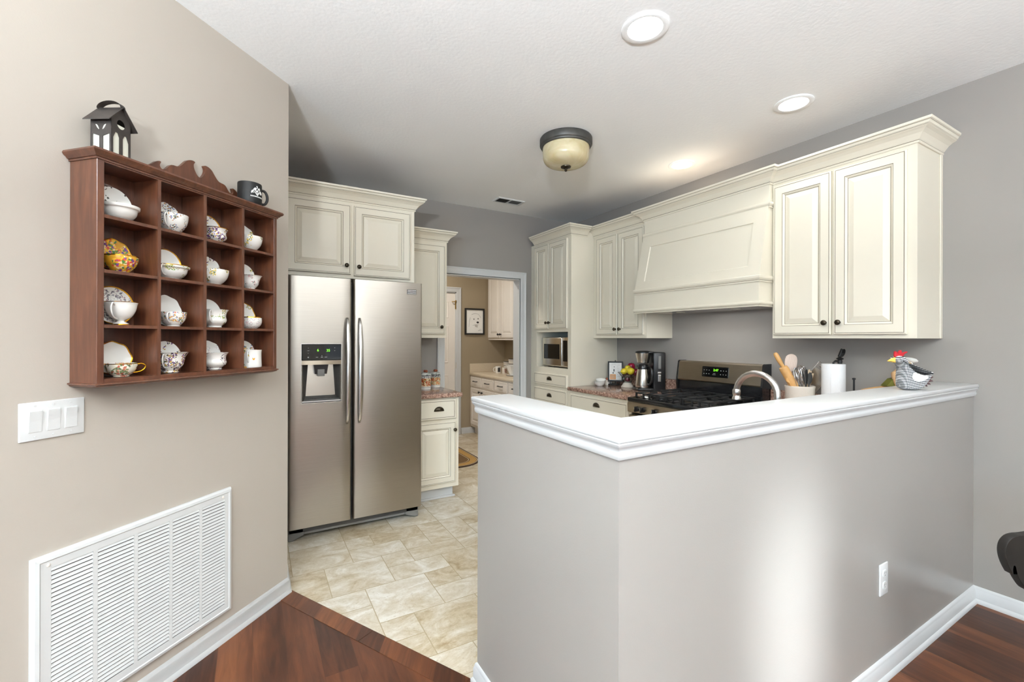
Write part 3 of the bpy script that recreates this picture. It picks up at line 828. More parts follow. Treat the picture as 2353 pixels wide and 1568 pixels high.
def pantry():
    C = thing('pantry_cabinet', 'tall cream pantry cabinet holding the microwave', 'cabinet', (X0 - 0.004, 4.15, 0), RN90)
    w, d = 0.663, 0.607
    b = MB()
    b.box(0, w, -d, 0, 1.452, 2.46); b.box(0, w, -d, 0, 0.10, 1.078); b.box(0, 0.05, -d, 0, 1.078, 1.452); b.box(0.612, w, -d, 0, 1.078, 1.452); b.box(0.05, 0.612, -0.05, 0, 1.078, 1.452)
    b.box(0, w, -d + .06, 0, 0, 0.1); b.box(-0.074, 0, -d + 0.005, -d + 0.025, 0.1, 2.42)
    b.build('carcass', 'cream', C)
    door(C, 0.016, 0.290, 1.486, 2.385, -d, (0.274, 1.55), fr=0.05); door(C, 0.300, 0.612, 1.486, 2.385, -d, (0.326, 1.55), fr=0.05)
    for z0, z1, pz in ((0.893, 1.016, 0.965), (0.712, 0.858, 0.79), (0.42, 0.68, 0.55), (0.13, 0.39, 0.26)):
        door(C, 0.018, 0.615, z0, z1, -d, pull=(0.318, pz), name='drawer', flat=True)
    crown(C, [(0.002, -d), (w, -d), (w, -0.41)])
pantry()

def microwave():
    C = thing('microwave', 'small stainless steel microwave inside the pantry niche', 'microwave', (2.75, 4.055, 1.0785), RN90)
    b = MB(); b.box(0, 0.47, 0.012, 0.36, 0.012, 0.318, 0.006); b.build('housing', 'darkgrey', C)
    b = MB(); b.box(0.0, 0.35, -0.02, 0.014, 0.012, 0.318, 0.012, 3); dr = b.build('door', 'steel_pot', C, 40)
    b = MB(); b.box(0.032, 0.315, -0.0225, -0.015, 0.088, 0.248, 0.006); b.build('window', 'blackglass', dr)
    b = MB(); b.box(0.352, 0.47, -0.018, 0.014, 0.012, 0.318, 0.006); cp = b.build('control_panel', 'steel_pot', C, 40)
    b = MB(); b.box(0.375, 0.445, -0.0205, -0.016, 0.07, 0.285, 0.003); b.build('keypad', 'blackglass', cp)
    for x in (0.04, 0.40):
        b = MB(); b.box(x, x + 0.04, 0.03, 0.07, 0, 0.014); b.build('foot', 'black', C)
microwave()

def left_base():
    C = thing('base_cabinet', 'cream base cabinet with wide drawer left of the range', 'cabinet', (X0 - 0.004, 3.485, 0), RN90)
    w, d = 0.845, 0.637
    b = MB(); b.box(0, w, -d, 0, 0.1, 0.875); b.build('carcass', 'cream', C)
    b = MB(); b.box(0, w, -d + .06, 0, 0, 0.1); b.build('toe_kick', 'cream', C)
    door(C, 0.05, w - 0.03, 0.70, 0.852, -d, pull=(0.43, 0.79), name='drawer', flat=True)
    door(C, 0.05, 0.42, 0.13, 0.67, -d, (0.39, 0.6)); door(C, 0.43, w - 0.03, 0.13, 0.67, -d, (0.46, 0.6))
    T = thing('countertop', 'brown speckled countertop under the coffee maker', 'countertop', (X0, 3.485, 0), RN90)
    b = MB(); b.box(0.0, w + 0.003, -0.662, 0, 0.8765, 0.914, 0.010, 3); b.build('slab', 'granite', T, 40)
    b = MB(); b.box(0.002, w, -0.02, 0, 0.914, 1.016, 0.004); b.build('backsplash', 'granite', T)
left_base()

def stove():
    C = thing('gas_range', 'black and stainless steel gas range below the hood', 'range', (X0, 2.637, 0), RN90)
    w = 0.762
    b = MB(); b.box(0.002, w - 0.002, -0.635, -0.012, 0.03, 0.90); b.build('body', 'enamel', C)
    b = MB(); b.box(0, w, -0.70, -0.03, 0.878, 0.916, 0.012, 3); b.box(0.03, w - 0.03, -0.66, -0.12, 0.9155, 0.919, 0.002); b.build('cooktop', 'enamel', C, 40)
    b = MB(); b.prism([(-0.692, 0.878), (-0.70, 0.86), (-0.695, 0.80), (-0.675, 0.79), (-0.63, 0.79), (-0.63, 0.878)], 0.004, w - 0.004, 'yz')
    pn = b.build('knob_panel', 'steel_panel', C)
    for kx in (0.112, 0.172, 0.288, 0.59, 0.65):
        b = MB()
        b.lathe([(0.021, 0), (0.021, 0.008), (0.019, 0.012), (0.019, 0.016)], (kx, -0.696, 0.832), '-y', 20)
        b.box(kx - 0.006, kx + 0.006, -0.733, -0.705, 0.811, 0.853, 0.004)
        b.box(kx - 0.0015, kx + 0.0015, -0.7345, -0.732, 0.83, 0.85, 0, mi=1)
        b.build('knob', ['black', 'chrome'], pn, 40)
    b = MB(); b.box(0.006, w - 0.006, -0.685, -0.635, 0.22, 0.775, 0.006); dr = b.build('oven_door', 'steel_panel', C)
    b = MB(); b.box(0.12, w - 0.12, -0.688, -0.684, 0.36, 0.66, 0.01); b.build('oven_window', 'blackglass', dr)
    b = MB(); b.tube([(0.06, -0.685, 0.735), (0.06, -0.73, 0.735), (0.10, -0.742, 0.735), (w - 0.10, -0.742, 0.735), (w - 0.06, -0.73, 0.735), (w - 0.06, -0.685, 0.735)], 0.011, 10); b.build('oven_handle', 'satin', dr, 50)
    b = MB(); b.box(0.006, w - 0.006, -0.68, -0.635, 0.05, 0.21, 0.006); b.build('drawer', 'steel_panel', C)
    for x in (0.05, w - 0.09):
        b = MB(); b.box(x, x + 0.04, -0.6, -0.1, 0, 0.04); b.build('foot', 'black', C)
    # backguard
    b = MB(); b.box(0.004, w - 0.004, -0.10, 0, 0.90, 1.03); b.build('rear_riser', 'enamel', C)
    b = MB(); b.prism([(-0.105, 1.03), (-0.112, 1.04), (-0.092, 1.185), (-0.08, 1.196), (0, 1.196), (0, 1.03)], 0.014, w - 0.014, 'yz'); bg = b.build('backguard', 'steel_panel', C)
    for x in (0.0, w - 0.014):
        b = MB(); b.prism([(-0.112, 0.93), (-0.118, 1.03), (-0.092, 1.192), (-0.08, 1.2), (0, 1.2), (0, 0.93)], x, x + 0.014, 'yz'); b.build('side_cap', 'enamel', C)
    # display panel lies on the sloping face
    m = Matrix.Translation((0.37, -0.103, 1.118)) @ Matrix.Rotation(math.radians(-7.8), 4, 'X')
    b = MB(m); b.box(-0.118, 0.118, -0.003, 0.004, -0.042, 0.042, 0.006, 3); dp = b.build('display_panel', 'blackglass', bg)
    t = text('clock_digits', '2:47', 0.026, 'green', dp, (0, 0, 0)); t.matrix_local = m @ Matrix.Translation((0.008, -0.0042, 0.014)) @ Matrix.Rotation(PI / 2, 4, 'X')
    b = MB(m)
    for sx in (-1, 1):
        for i in range(3):
            for j in range(2): b.box(sx * (0.052 + i * 0.023) - 0.003, sx * (0.052 + i * 0.023) + 0.003, -0.0038, -0.003, 0.010 - j * 0.03, 0.0145 - j * 0.03)
    b.box(-0.014, 0.006, -0.0038, -0.003, -0.014, -0.012); b.box(-0.02, 0.008, -0.0038, -0.003, -0.023, -0.021)
    b.build('panel_print', 'ink', dp)
    # burners and grates
    for bx, by, r in ((0.17, -0.50, 0.045), (0.17, -0.25, 0.038), (0.38, -0.375, 0.05), (0.59, -0.50, 0.05), (0.59, -0.25, 0.034)):
        b = MB(); b.lathe([(r * 1.3, 0.919), (r * 1.25, 0.924), (r, 0.926), (r, 0.934), (r * .95, 0.938), (r * .2, 0.939)], (bx, by, 0), seg=24); b.build('burner', 'iron', C, 40)
    for gx0, gx1 in ((0.045, 0.265), (0.27, 0.49), (0.495, 0.715)):
        b = MB(); zt = 0.950; h = 0.011; ww = 0.011
        ya, yb = -0.645, -0.135
        for x in (gx0 + 0.006, gx1 - 0.006): b.bar((x, ya, zt), (x, yb, zt), ww, h)
        for y in (ya, yb): b.bar((gx0, y, zt), (gx1, y, zt), ww, h)
        cxm = (gx0 + gx1) / 2
        for cy in ((-0.50, -0.25) if gx0 != 0.27 else (-0.375,)):
            for dx, dy in ((1, 0), (-1, 0), (0, 1), (0, -1)):
                ex = cxm + dx * ((gx1 - gx0) / 2); ey = cy + dy * 0.125 if gx0 != 0.27 else (cy + dy * 0.255)
                b.bar((cxm + dx * 0.025, cy + dy * 0.025, zt + 0.003), (ex, ey, zt), 0.009, h)
        b.bar((gx0, -0.375, zt), (gx1, -0.375, zt), ww, h)
        for x in (gx0 + 0.006, cxm - 0.03, cxm + 0.03, gx1 - 0.006):
            for y in (ya, yb): b.bar((x, y, zt), (x, y, 0.9195), 0.012, 0.012)
        b.build('grate', 'iron', C)
stove()

def sink_run():
    C = thing('base_cabinet', 'cream base cabinet run behind the long half wall', 'cabinet', (0, 0, 0))
    b = MB(); b.box(0.955, X0 - 0.002, YP + PW + 0.003, 1.555, 0.1, 0.875); b.box(2.66, X0 - 0.002, 1.555, 1.871, 0.1, 0.875); b.build('carcass', 'cream', C)
    b = MB(); b.box(0.96, 2.7, YP + PW + 0.003, 1.5, 0.0, 0.1); b.box(2.72, X0 - 0.002, YP + PW + 0.003, 1.871, 0.0, 0.1); b.build('toe_kick', 'cream', C)
    for k in range(3):
        b = MB(Matrix.Translation((1.5 + k * 0.0, 0, 0)))
        x0 = 0.97 + k * 0.55
        bb = MB(Matrix.Translation((x0 + 0.53, 1.555, 0)) @ Matrix.Rotation(PI, 4, 'Z')); panel_door(bb, 0, 0.53, 0.13, 0.85, 0); bb.build('door', ['cream', 'glaze'], C); b.bm.free()
    T = thing('countertop', 'brown speckled sink countertop behind the white capped half wall', 'countertop', (0, 0, 0))
    b = MB(); b.prism([(0.94, YP + PW + 0.003), (X0 - 0.001, YP + PW + 0.003), (X0 - 0.001, 1.872), (2.635, 1.872), (2.635, 1.58), (0.94, 1.58)], 0.8765, 0.914, 'xy'); b.build('slab', 'granite', T)
    b = MB(); b.box(X0 - 0.021, X0 - 0.001, YP + PW + 0.004, 1.872, 0.9142, 1.016, 0.004); b.build('backsplash', 'granite', T)
    F = thing('faucet', 'brushed nickel gooseneck faucet rising behind the half wall', 'faucet', (1.855, 1.03, 0.9142), 0)
    b = MB(); b.lathe([(0.03, 0), (0.03, 0.006), (0.022, 0.012), (0.019, 0.05), (0.0155, 0.06)], seg=20); b.build('base', 'satin', F, 40)
    pts = [(0, 0, 0.05), (0, 0, 0.13), (0, 0, 0.20)]
    for i in range(1, 15):
        a = PI * i / 14; pts.append((0, 0.09 - 0.09 * math.cos(a), 0.235 + 0.088 * math.sin(a)))
    b = MB(); b.tube(pts, 0.0128, 14); b.build('spout', 'satin', F, 60)
    b = MB(); b.lathe([(0.014, 0.248), (0.0165, 0.242), (0.0165, 0.225), (0.014, 0.219), (0.018, 0.208), (0.0185, 0.202), (0.012, 0.202)], (0, 0.18, 0), seg=20); b.build('spray_head', 'satin', F, 40)
    b = MB(); b.tube([(0.015, 0, 0.04), (0.05, 0, 0.055), (0.09, 0, 0.075)], [0.008, 0.006, 0.005], 10); b.build('lever', 'satin', F, 50)
sink_run()

# ------------------------------------------------------------------ things on the counter left of the range
CT = 0.9143
def coffee_maker():
    C = thing('coffee_maker', 'black and steel drip coffee maker with thermal carafe', 'coffee maker', (3.115, 2.885, CT), math.radians(-30))
    b = MB(); b.box(-0.125, 0.02, -0.085, 0.085, 0, 0.024, 0.008, 3); b.box(0.015, 0.125, -0.085, 0.085, 0, 0.348, 0.012, 3); b.build('body', 'black', C, 40)
    b = MB(); b.box(0.058, 0.082, -0.0875, -0.083, 0.20, 0.315, 0.002); b.build('water_gauge', 'grayplastic', C)
    b = MB(); b.box(0.052, 0.084, -0.088, -0.083, 0.155, 0.172, 0.002); b.box(0.055, 0.082, -0.0885, -0.083, 0.085, 0.147, 0.003); b.build('control_panel', 'satin', C)
    b = MB(); b.lathe([(0.045, 0.248), (0.052, 0.252), (0.068, 0.336), (0.068, 0.338)], (-0.055, 0.0, 0), seg=32); b.build('filter_basket', 'steel_pot', C, 40)
    b = MB(); b.lathe([(0.0685, 0.338), (0.069, 0.350), (0.055, 0.358), (0.02, 0.360)], (-0.055, 0, 0), seg=32); b.box(-0.055, 0.03, -0.06, 0.06, 0.338, 0.352, 0.004); b.build('top_lid', 'black', C, 40)
    b = MB(); b.lathe([(0.064, 0.026), (0.066, 0.034), (0.067, 0.05), (0.060, 0.13), (0.050, 0.185), (0.049, 0.192)], (-0.055, 0, 0), seg=32); ca = b.build('carafe', 'steel_pot', C, 40)
    b = MB(); b.lathe([(0.049, 0.192), (0.050, 0.20), (0.047, 0.222), (0.036, 0.236), (0.01, 0.24)], (-0.055, 0, 0), seg=32)
    b.prism([(-0.108, 0.214), (-0.09, 0.195), (-0.09, 0.23), (-0.106, 0.226)], -0.018, 0.018, 'xz'); b.build('carafe_lid', 'black', ca, 40)
    b = MB(); b.tube([(-0.022, -0.045, 0.215), (-0.012, -0.075, 0.212), (-0.005, -0.092, 0.19), (0.0, -0.096, 0.14), (-0.003, -0.09, 0.09), (-0.012, -0.07, 0.06), (-0.02, -0.055, 0.055)], [.010, .010, .011, .011, .011, .010, .009], 10); b.build('carafe_handle', 'black', ca, 50)
coffee_maker()

def framed_sign():
    C = thing('easel', 'small black wire easel holding the framed sign', 'easel', (3.155, 3.365, CT), math.radians(-42))
    b = MB(); b.lathe([(0.052, 0.0), (0.056, 0.004), (0.05, 0.012), (0.03, 0.015)], (-0.02, 0.0, 0), seg=24, sx=1.1, sy=0.55); b.build('base', 'matteblack', C, 40)
    b = MB()
    for x in (-0.05, 0.035): b.tube([(x, -0.052, 0.003), (x, -0.05, 0.022), (x, -0.03, 0.034), (x, -0.005, 0.036), (x, 0.02, 0.10), (x * 0.4, 0.04, 0.21)], 0.0035, 8)
    b.tube([(0.0, 0.04, 0.21), (0, 0.045, 0.10), (0, 0.075, 0.002)], 0.0035, 8)
    b.tube([(-0.02, 0.04, 0.21), (0.014, 0.04, 0.21)], 0.0035, 8); b.build('wire_frame', 'matteblack', C, 60)
    T = thing('framed_sign', 'framed sign with printed drawing and list in a black frame', 'sign', (3.155, 3.365, CT + 0.039), math.radians(-42))
    m = Matrix.Translation((0, -0.028, 0.0)) @ Matrix.Rotation(math.radians(-14), 4, 'X')
    w, h = 0.075, 0.205
    b = MB(m); f = 0.014
    for q in ((-w, w, 0, f), (-w, w, h - f, h), (-w, -w + f, f, h - f), (w - f, w, f, h - f)): b.box(q[0], q[1], -0.009, 0.007, q[2], q[3], 0.002)
    b.lathe([(0.002, 0.0), (0.006, 0.004), (0.006, 0.01), (0.002, 0.014)], (0, 0, h - 0.001), seg=10)
    b.build('frame', 'matteblack', T)
    b = MB(m); b.box(-w + f, w - f, -0.003, 0.004, f, h - f); pr = b.build('print', 'paper', T)
    b = MB(m)
    b.box(-0.054, 0.004, -0.0036, -0.003, 0.02, 0.072); b.build('orange_panel', paint('orange_print', (206, 146, 88), 0.7, var=0.08, vscale=60), pr)
    b = MB(m)
    for k in range(3): b.box(-0.046, -0.006, -0.0041, -0.0036, 0.055 - k * 0.012, 0.059 - k * 0.012)
    for k in range(7): b.box(0.018, 0.018 + (0.026, .012, .016, .02, .022, .01, .026)[k], -0.0036, -0.003, 0.166 - k * 0.019, 0.169 - k * 0.019)
    b.box(-0.036, -0.035, -0.0036, -0.003, 0.12, 0.172); b.box(-0.036, 0.008, -0.0036, -0.003, 0.171, 0.173); b.build('printed_lines', 'greyink', pr)
    b = MB(m)
    b.lathe([(0.008, 0), (0.008, 0.0008)], (-0.022, -0.003, 0.086), '-y', 16); b.lathe([(0.005, 0), (0.005, 0.0008)], (-0.012, -0.003, 0.148), '-y', 12); b.box(-0.02, -0.008, -0.0037, -0.003, 0.10, 0.125); b.build('drawing', 'darkgrey', pr)
framed_sign()

def small_bowls():
    for k, (x, y, z, r, lb) in enumerate(((2.975, 3.395, CT, 0.058, 'little white bowl at the countertop corner, lower of two nested'), (2.985, 3.39, CT + 0.024, 0.052, 'little white bowl resting on top of another bowl'))):
        b = MB(); b.lathe([(r * .5, 0), (r * .55, 0.003), (r * .8, 0.014), (r, 0.038), (r * .98, 0.039), (r * .78, 0.017), (r * .4, 0.006)], seg=28)
        o = b.build('small_bowl', 'porcelain', smooth=40); o.location = (x, y, z); o.rotation_euler = (0.14 if k else 0, -0.1 if k else 0, 0)
        tag(o, lb, 'bowl', 'white bowls by the pantry')
    for k, (x, y, lb, mt) in enumerate(((3.10, 3.425, 'salt shaker with brown top behind the little white bowls', 'copper'), (3.15, 3.44, 'white tapered shaker next to the framed sign easel', 'porcelain'))):
        C = thing('shaker', lb, 'shaker', (x, y, CT), 0, 'salt and pepper shakers')
        b = MB(); b.lathe([(0.024, 0), (0.024, 0.004), (0.019, 0.04), (0.016, 0.05)], seg=20); b.build('body', 'stoneware' if k == 0 else 'porcelain', C, 40)
        b = MB(); b.lathe([(0.017, 0.05), (0.018, 0.056), (0.014, 0.068), (0.004, 0.073)], seg=20); b.build('cap', mt, C, 40)
small_bowls()

def fruit_bowl():
    x, y = 3.13, 3.17
    C = thing('fruit_bowl', 'glass pedestal fruit bowl on ringed cream foot, full of fruit', 'bowl', (x, y, CT), 0)
    b = MB(); b.lathe([(0.06, 0), (0.062, 0.006), (0.055, 0.010), (0.056, 0.014), (0.050, 0.018), (0.051, 0.022), (0.044, 0.027), (0.044, 0.034), (0.036, 0.04), (0.03, 0.045)], seg=28); b.build('foot', 'stoneware', C, 40)
    b = MB(); b.lathe([(0.03, 0.045), (0.042, 0.052), (0.046, 0.075), (0.042, 0.092), (0.040, 0.096), (0.066, 0.108), (0.092, 0.14), (0.096, 0.145), (0.0935, 0.146), (0.088, 0.14), (0.063, 0.111), (0.037, 0.099), (0.038, 0.093), (0.042, 0.075), (0.038, 0.056), (0.02, 0.05)], seg=32, cap0=False); b.build('glass_bowl', 'glass', C, 60)
    def fruit(nm, lb, cat, dx, dy, dz, r, mt, prof=None, rot=(0, 0, 0), stem=True):
        F = thing(nm, lb, cat, (x + dx, y + dy, CT + dz)); F.rotation_euler = rot
        b = MB()
        pr = prof or [(0.1, 0.08), (0.55, 0.0), (0.9, 0.35), (1.0, 0.95), (0.88, 1.5), (0.55, 1.82), (0.2, 1.78), (0.05, 1.66)]
        b.lathe([(q * r, h * r) for q, h in catmull(pr, 3, False)], seg=24); b.build('flesh', mt, F, 70)
        if stem:
            b = MB(); b.tube([(0, 0, r * 1.66), (0.002, 0, r * 2.0)], r * 0.05, 6); b.build('stem', 'chairwood', F)
    lem = [(0.04, 0.0), (0.3, 0.12), (0.8, 0.55), (0.92, 1.1), (0.8, 1.7), (0.3, 2.15), (0.05, 2.3)]
    fruit('apple', 'red fruit in the lower glass cup under the bowl', 'fruit', 0.0, 0.0, 0.0525, 0.0205, 'apple')
    fruit('apple', 'red apple topmost of the fruit bowl', 'apple', 0.045, -0.005, 0.165, 0.036, 'apple')
    fruit('apple', 'red apple at the right rim of the fruit bowl', 'apple', 0.05, -0.06, 0.115, 0.034, 'apple')
    fruit('apple', 'red apple at the back of the fruit bowl, between others', 'apple', 0.038, 0.045, 0.115, 0.034, 'apple')
    fruit('lemon', 'yellow fruit at the left rim of the fruit bowl', 'fruit', -0.06, 0.035, 0.146, 0.033, 'pepper', lem, (0.0, 1.4, -0.5), False)
    fruit('lemon', 'yellow fruit at the front middle of the fruit bowl', 'fruit', -0.045, -0.035, 0.146, 0.036, 'pepper', lem, (1.2, 0.2, 0.3), False)
    fruit('lemon', 'yellow fruit piled on top at the left of the bowl', 'fruit', -0.035, 0.0, 0.178, 0.029, 'pepper', lem, (0.6, 1.3, 0.4), False)
fruit_bowl()

# ------------------------------------------------------------------ things behind the long half wall
def utensils():
    cx, cy = 3.05, 1.553
    rt, bk = Vector((0.866, -0.5, 0)), Vector((0.5, 0.866, 0))
    def P(r, z, d=0.0): p = Vector((cx, cy, 0)) + rt * r + bk * d; return (p.x, p.y, z)
    C = MB(); r = 0.085
    C.lathe([(r * .94, 0), (r * .97, 0.004), (r * .97, 0.15), (r * .985, 0.155), (r, 0.160), (r, 0.168), (r * .95, 0.170), (r * .9, 0.166), (r * .9, 0.012), (0.01, 0.01)], seg=40)
    o = C.build('utensil_crock', 'stoneware', smooth=40); o.location = (cx, cy, CT); tag(o, 'cream stoneware crock crammed with kitchen utensils', 'crock')
    zt = CT + 0.168
    # rolling pin
    R = thing('rolling_pin', 'wooden rolling pin leaning left out of the crock', 'rolling pin', (0, 0, 0))
    a = Vector(P(0.024, 0.955, -0.02)); e = Vector(P(-0.162, 1.295, 0.0)); d = (e - a)
    def at(t): return tuple(a + d * t)
    b = MB(); b.tube([at(0.12), at(0.13), at(0.70), at(0.73), at(0.74)], [0.02, 0.027, 0.027, 0.024, 0.012], 20); b.build('barrel', 'lightwood', R, 40)
    for t0, t1 in ((0.74, 1.0), (0.12, 0.0)):
        b = MB(); ts = [t0, t0 + (t1 - t0) * .15, t0 + (t1 - t0) * .5, t0 + (t1 - t0) * .9, t1]; b.tube([at(t) for t in ts], [0.011, 0.012, 0.015, 0.014, 0.008], 14); b.build('handle', 'lightwood', R, 50)
    # wide ribbed paddle
    b = MB(); hz = 1.195
    pr = catmull([(-0.012, -0.22), (-0.010, -0.10), (-0.022, -0.065), (-0.037, -0.02), (-0.040, 0.02), (-0.030, 0.05), (0, 0.062), (0.030, 0.05), (0.040, 0.02), (0.037, -0.02), (0.022, -0.065), (0.010, -0.10), (0.012, -0.22)], 3)
    b.pillow(pr, 0.006, 0.005, 4)
    o = b.build('wooden_paddle', 'ribbedwood', smooth=50); o.location = P(-0.030, hz + 0.03, 0.045); o.rotation_euler = (0.05, 0.05, math.radians(-30)); tag(o, 'pale ribbed wooden paddle standing upright in the crock', 'utensil')
    def whisk(r0, z0, r1, z1, rad, ln, lb, dd=0.0, n=5):
        Wk = thing('whisk', lb, 'whisk', (0, 0, 0), 0, 'wire whisks in the crock')
        a = Vector(P(r0, z0, dd)); e = Vector(P(r1, z1, dd)); t = (e - a).normalized(); sd = t.cross(bk).normalized(); s2 = t.cross(sd)
        b = MB()
        for k in range(n):
            an = PI * k / n; q = sd * math.cos(an) + s2 * math.sin(an)
            pts = [tuple(e - t * ln * (1 - math.sin(PI * u / 12) ** 0.8) + q * (rad * math.cos(PI * u / 12))) for u in range(13)]
            b.tube(pts, 0.0016, 6)
        b.build('wires', 'satin', Wk, 60)
        b = MB(); b.tube([tuple(a), tuple(e - t * ln * 0.98)], 0.007, 10); b.build('handle', 'satin', Wk, 50)
    whisk(0.01, 0.96, -0.055, 1.19, 0.030, 0.10, 'wire whisk beside the rolling pin', -0.03)
    whisk(0.0, 0.96, -0.005, 1.215, 0.034, 0.12, 'wire whisk in the middle of the crock', -0.01)
    # spoons and small tools
    def spoon(r0, r1, z1, mt, lb, dd=0.0, w=0.022, L=0.06, nm='spoon', tilt=0.0):
        a = Vector(P(r0, 0.955, dd)); e = Vector(P(r1, z1, dd)); t = (e - a).normalized(); sd = t.cross(bk).normalized()
        Sp = thing(nm, lb, 'utensil', (0, 0, 0), 0, 'spoons and tools in the crock')
        b = MB(); b.tube([tuple(a), tuple(e - t * L)], [0.004, 0.0045], 8); b.build('handle', mt, Sp, 50)
        b = MB(); rings = []
        for k in range(9):
            u = k / 8; ww = max(0.0015, w * math.sin(PI * min(max(u, .03), .97)) ** .6); c = e - t * L * (1 - u)
            rings.append([tuple(c + sd * (ww * math.cos(q)) + bk * (0.004 * math.sin(q) + 0.006 * math.sin(PI * u))) for q in [2 * PI * i / 12 for i in range(12)]])
        b.loft(rings); b.build('bowl', mt, Sp, 60)
    spoon(0.02, 0.042, 1.205, 'chrome', 'steel ladle behind the whisks in the crock', 0.02, 0.024, 0.07, 'ladle')
    spoon(0.0, -0.028, 1.20, 'satin', 'steel serving spoon between the whisks in the crock', 0.0, 0.018, 0.06)
    spoon(0.03, 0.055, 1.17, 'darkgrey', 'dark grey flat turner at right of the crock', -0.02, 0.022, 0.08, 'turner')
    spoon(0.01, 0.02, 1.19, 'matteblack', 'black spoon at the centre of the crock', -0.035, 0.016, 0.10)
    spoon(0.0, -0.104, 1.135, 'lightwood', 'short orange brush handle poking left over the crock rim', -0.03, 0.010, 0.035, 'basting_brush')
    for k, (r1, z1, lb) in enumerate(((0.082, 1.185, 'pale wooden stick nearest the whisks in the crock'), (0.092, 1.175, 'pale wooden stick in the middle of three in the crock'), (0.106, 1.160, 'pale wooden stick rightmost in the crock'))):
        b = MB(); b.tube([P(0.03 + k * 0.006, 0.96, 0.02), P(r1, z1, 0.03)], 0.0055, 8); o = b.build('wooden_stick', 'woodstick', smooth=50); tag(o, lb, 'utensil', 'pale sticks in the crock')
    # flat grater leaning behind the towels
    G = thing('flat_grater', 'flat steel grater leaning behind the paper towels', 'grater', (3.175, 1.635, CT), math.radians(-82))
    m = Matrix.Translation((0.0, 0, 0.05)) @ Matrix.Rotation(math.radians(35), 4, 'Y') @ Matrix.Diagonal((1, 1, 1.2, 1))
    b = MB(m)
    b.tube([(-0.05, 0, 0), (-0.05, 0, 0.25), (0.05, 0, 0.25), (0.05, 0, 0)], 0.003, 8, closed=True); b.box(-0.032, 0.032, -0.002, 0.002, 0.225, 0.238, 0.001); b.build('rim', 'chrome', G, 60)
    b = MB(m); b.box(-0.048, 0.048, -0.001, 0.001, 0.004, 0.215)
    for i in range(9):
        for j in range(18): b.box(-0.044 + i * 0.0105, -0.038 + i * 0.0105, -0.0025, 0, 0.012 + j * 0.0112 + (i % 2) * 0.004, 0.0165 + j * 0.0112 + (i % 2) * 0.004)
    b.build('plate', 'steel_pot', G)
    b = MB(m); b.box(-0.052, 0.052, -0.006, 0.006, -0.012, 0.004, 0.003); b.build('grip', 'black', G)
    b = MB(); b.box(-0.062, -0.02, -0.01, 0.01, 0, 0.045, 0.004); b.box(-0.02, 0.05, -0.01, 0.01, 0, 0.012, 0.004); b.build('stand', 'black', G)
utensils()

def paper_towels():
    x, y = 3.105, 1.385
    H = thing('paper_towel_holder', 'black paper towel holder with rooster shaped finial', 'paper towel holder', (x, y, CT), math.radians(-30))
    b = MB(); b.lathe([(0.075, 0), (0.077, 0.004), (0.07, 0.012), (0.02, 0.014)], seg=32); b.build('base', 'matteblack', H, 40)
    b = MB(); b.tube([(0.0, 0, 0.012), (0.0, 0, 0.325), (0.012, 0, 0.335), (0.034, 0, 0.333)], 0.006, 10); b.build('pole', 'matteblack', H, 50)
    b = MB(); b.lathe([(0.012, 0.318), (0.013, 0.336), (0.010, 0.342), (0.019, 0.347), (0.020, 0.351), (0.008, 0.358), (0.006, 0.366)], (0.040, 0, 0), seg=16)
    sil = catmull([(0.030, 0.362), (0.034, 0.378), (0.044, 0.402), (0.050, 0.412), (0.053, 0.406), (0.050, 0.388), (0.058, 0.398), (0.066, 0.410), (0.072, 0.400), (0.070, 0.384), (0.062, 0.368), (0.050, 0.360)], 3)
    b.pillow(sil, 0.008, 0.004, 4); b.build('finial', 'matteblack', H, 50)
    for q in ((-0.07, -0.062), (-0.035, -0.07)):
        b = MB(); b.box(q[0] - 0.014, q[0] + 0.014, q[1] - 0.008, q[1] + 0.008, 0.0, 0.03, 0.005); b.build('foot', 'matteblack', H)
    b = MB(); r = 0.062
    n = 48; rings = []
    for z in (0.0, 0.003, 0.300, 0.303):
        ring = []
        for i in range(n):
            a = 2 * PI * i / n; rr = r * (1.0 + 0.02 * max(0, math.cos(a + 1.9)) ** 8) * (0.985 if z in (0.0, 0.303) else 1)
            ring.append((rr * math.cos(a), rr * math.sin(a), z))
        rings.append(ring)
    b.loft(rings, True, False, False)
    b.lathe([(0.02, 0.303), (0.02, 0.0)], seg=24, cap0=False, cap1=False)
    for z in (0.0, 0.303):
        o1 = [b.v(r * .985 * math.cos(2 * PI * i / 48), r * .985 * math.sin(2 * PI * i / 48), z) for i in range(48)]; i1 = [b.v(.02 * math.cos(2 * PI * i / 48), .02 * math.sin(2 * PI * i / 48), z) for i in range(48)]
        for i in range(48): b.f([o1[i], o1[(i + 1) % 48], i1[(i + 1) % 48], i1[i]])
    b.prism([(-0.044, -0.0437), (-0.046, -0.0455), (-0.006, -0.0645), (-0.005, -0.0625)], 0.008, 0.300, 'xy')
    o = b.build('paper_towel_roll', 'towel', smooth=40); o.location = (x, y, CT + 0.0145); o.rotation_euler = (0, 0, math.radians(-30)); tag(o, 'full white paper towel roll standing on its holder', 'paper towel')
    b = MB(); b.lathe([(0.02, 0), (0.02, 0.006), (0.0055, 0.01), (0.005, 0.225), (0.009, 0.228), (0.009, 0.236), (0.003, 0.238)], seg=12); o = b.build('black_post', 'matteblack', smooth=40); o.location = (3.12, 1.282, CT); tag(o, 'thin black post right of the paper towels', 'stand')
paper_towels()

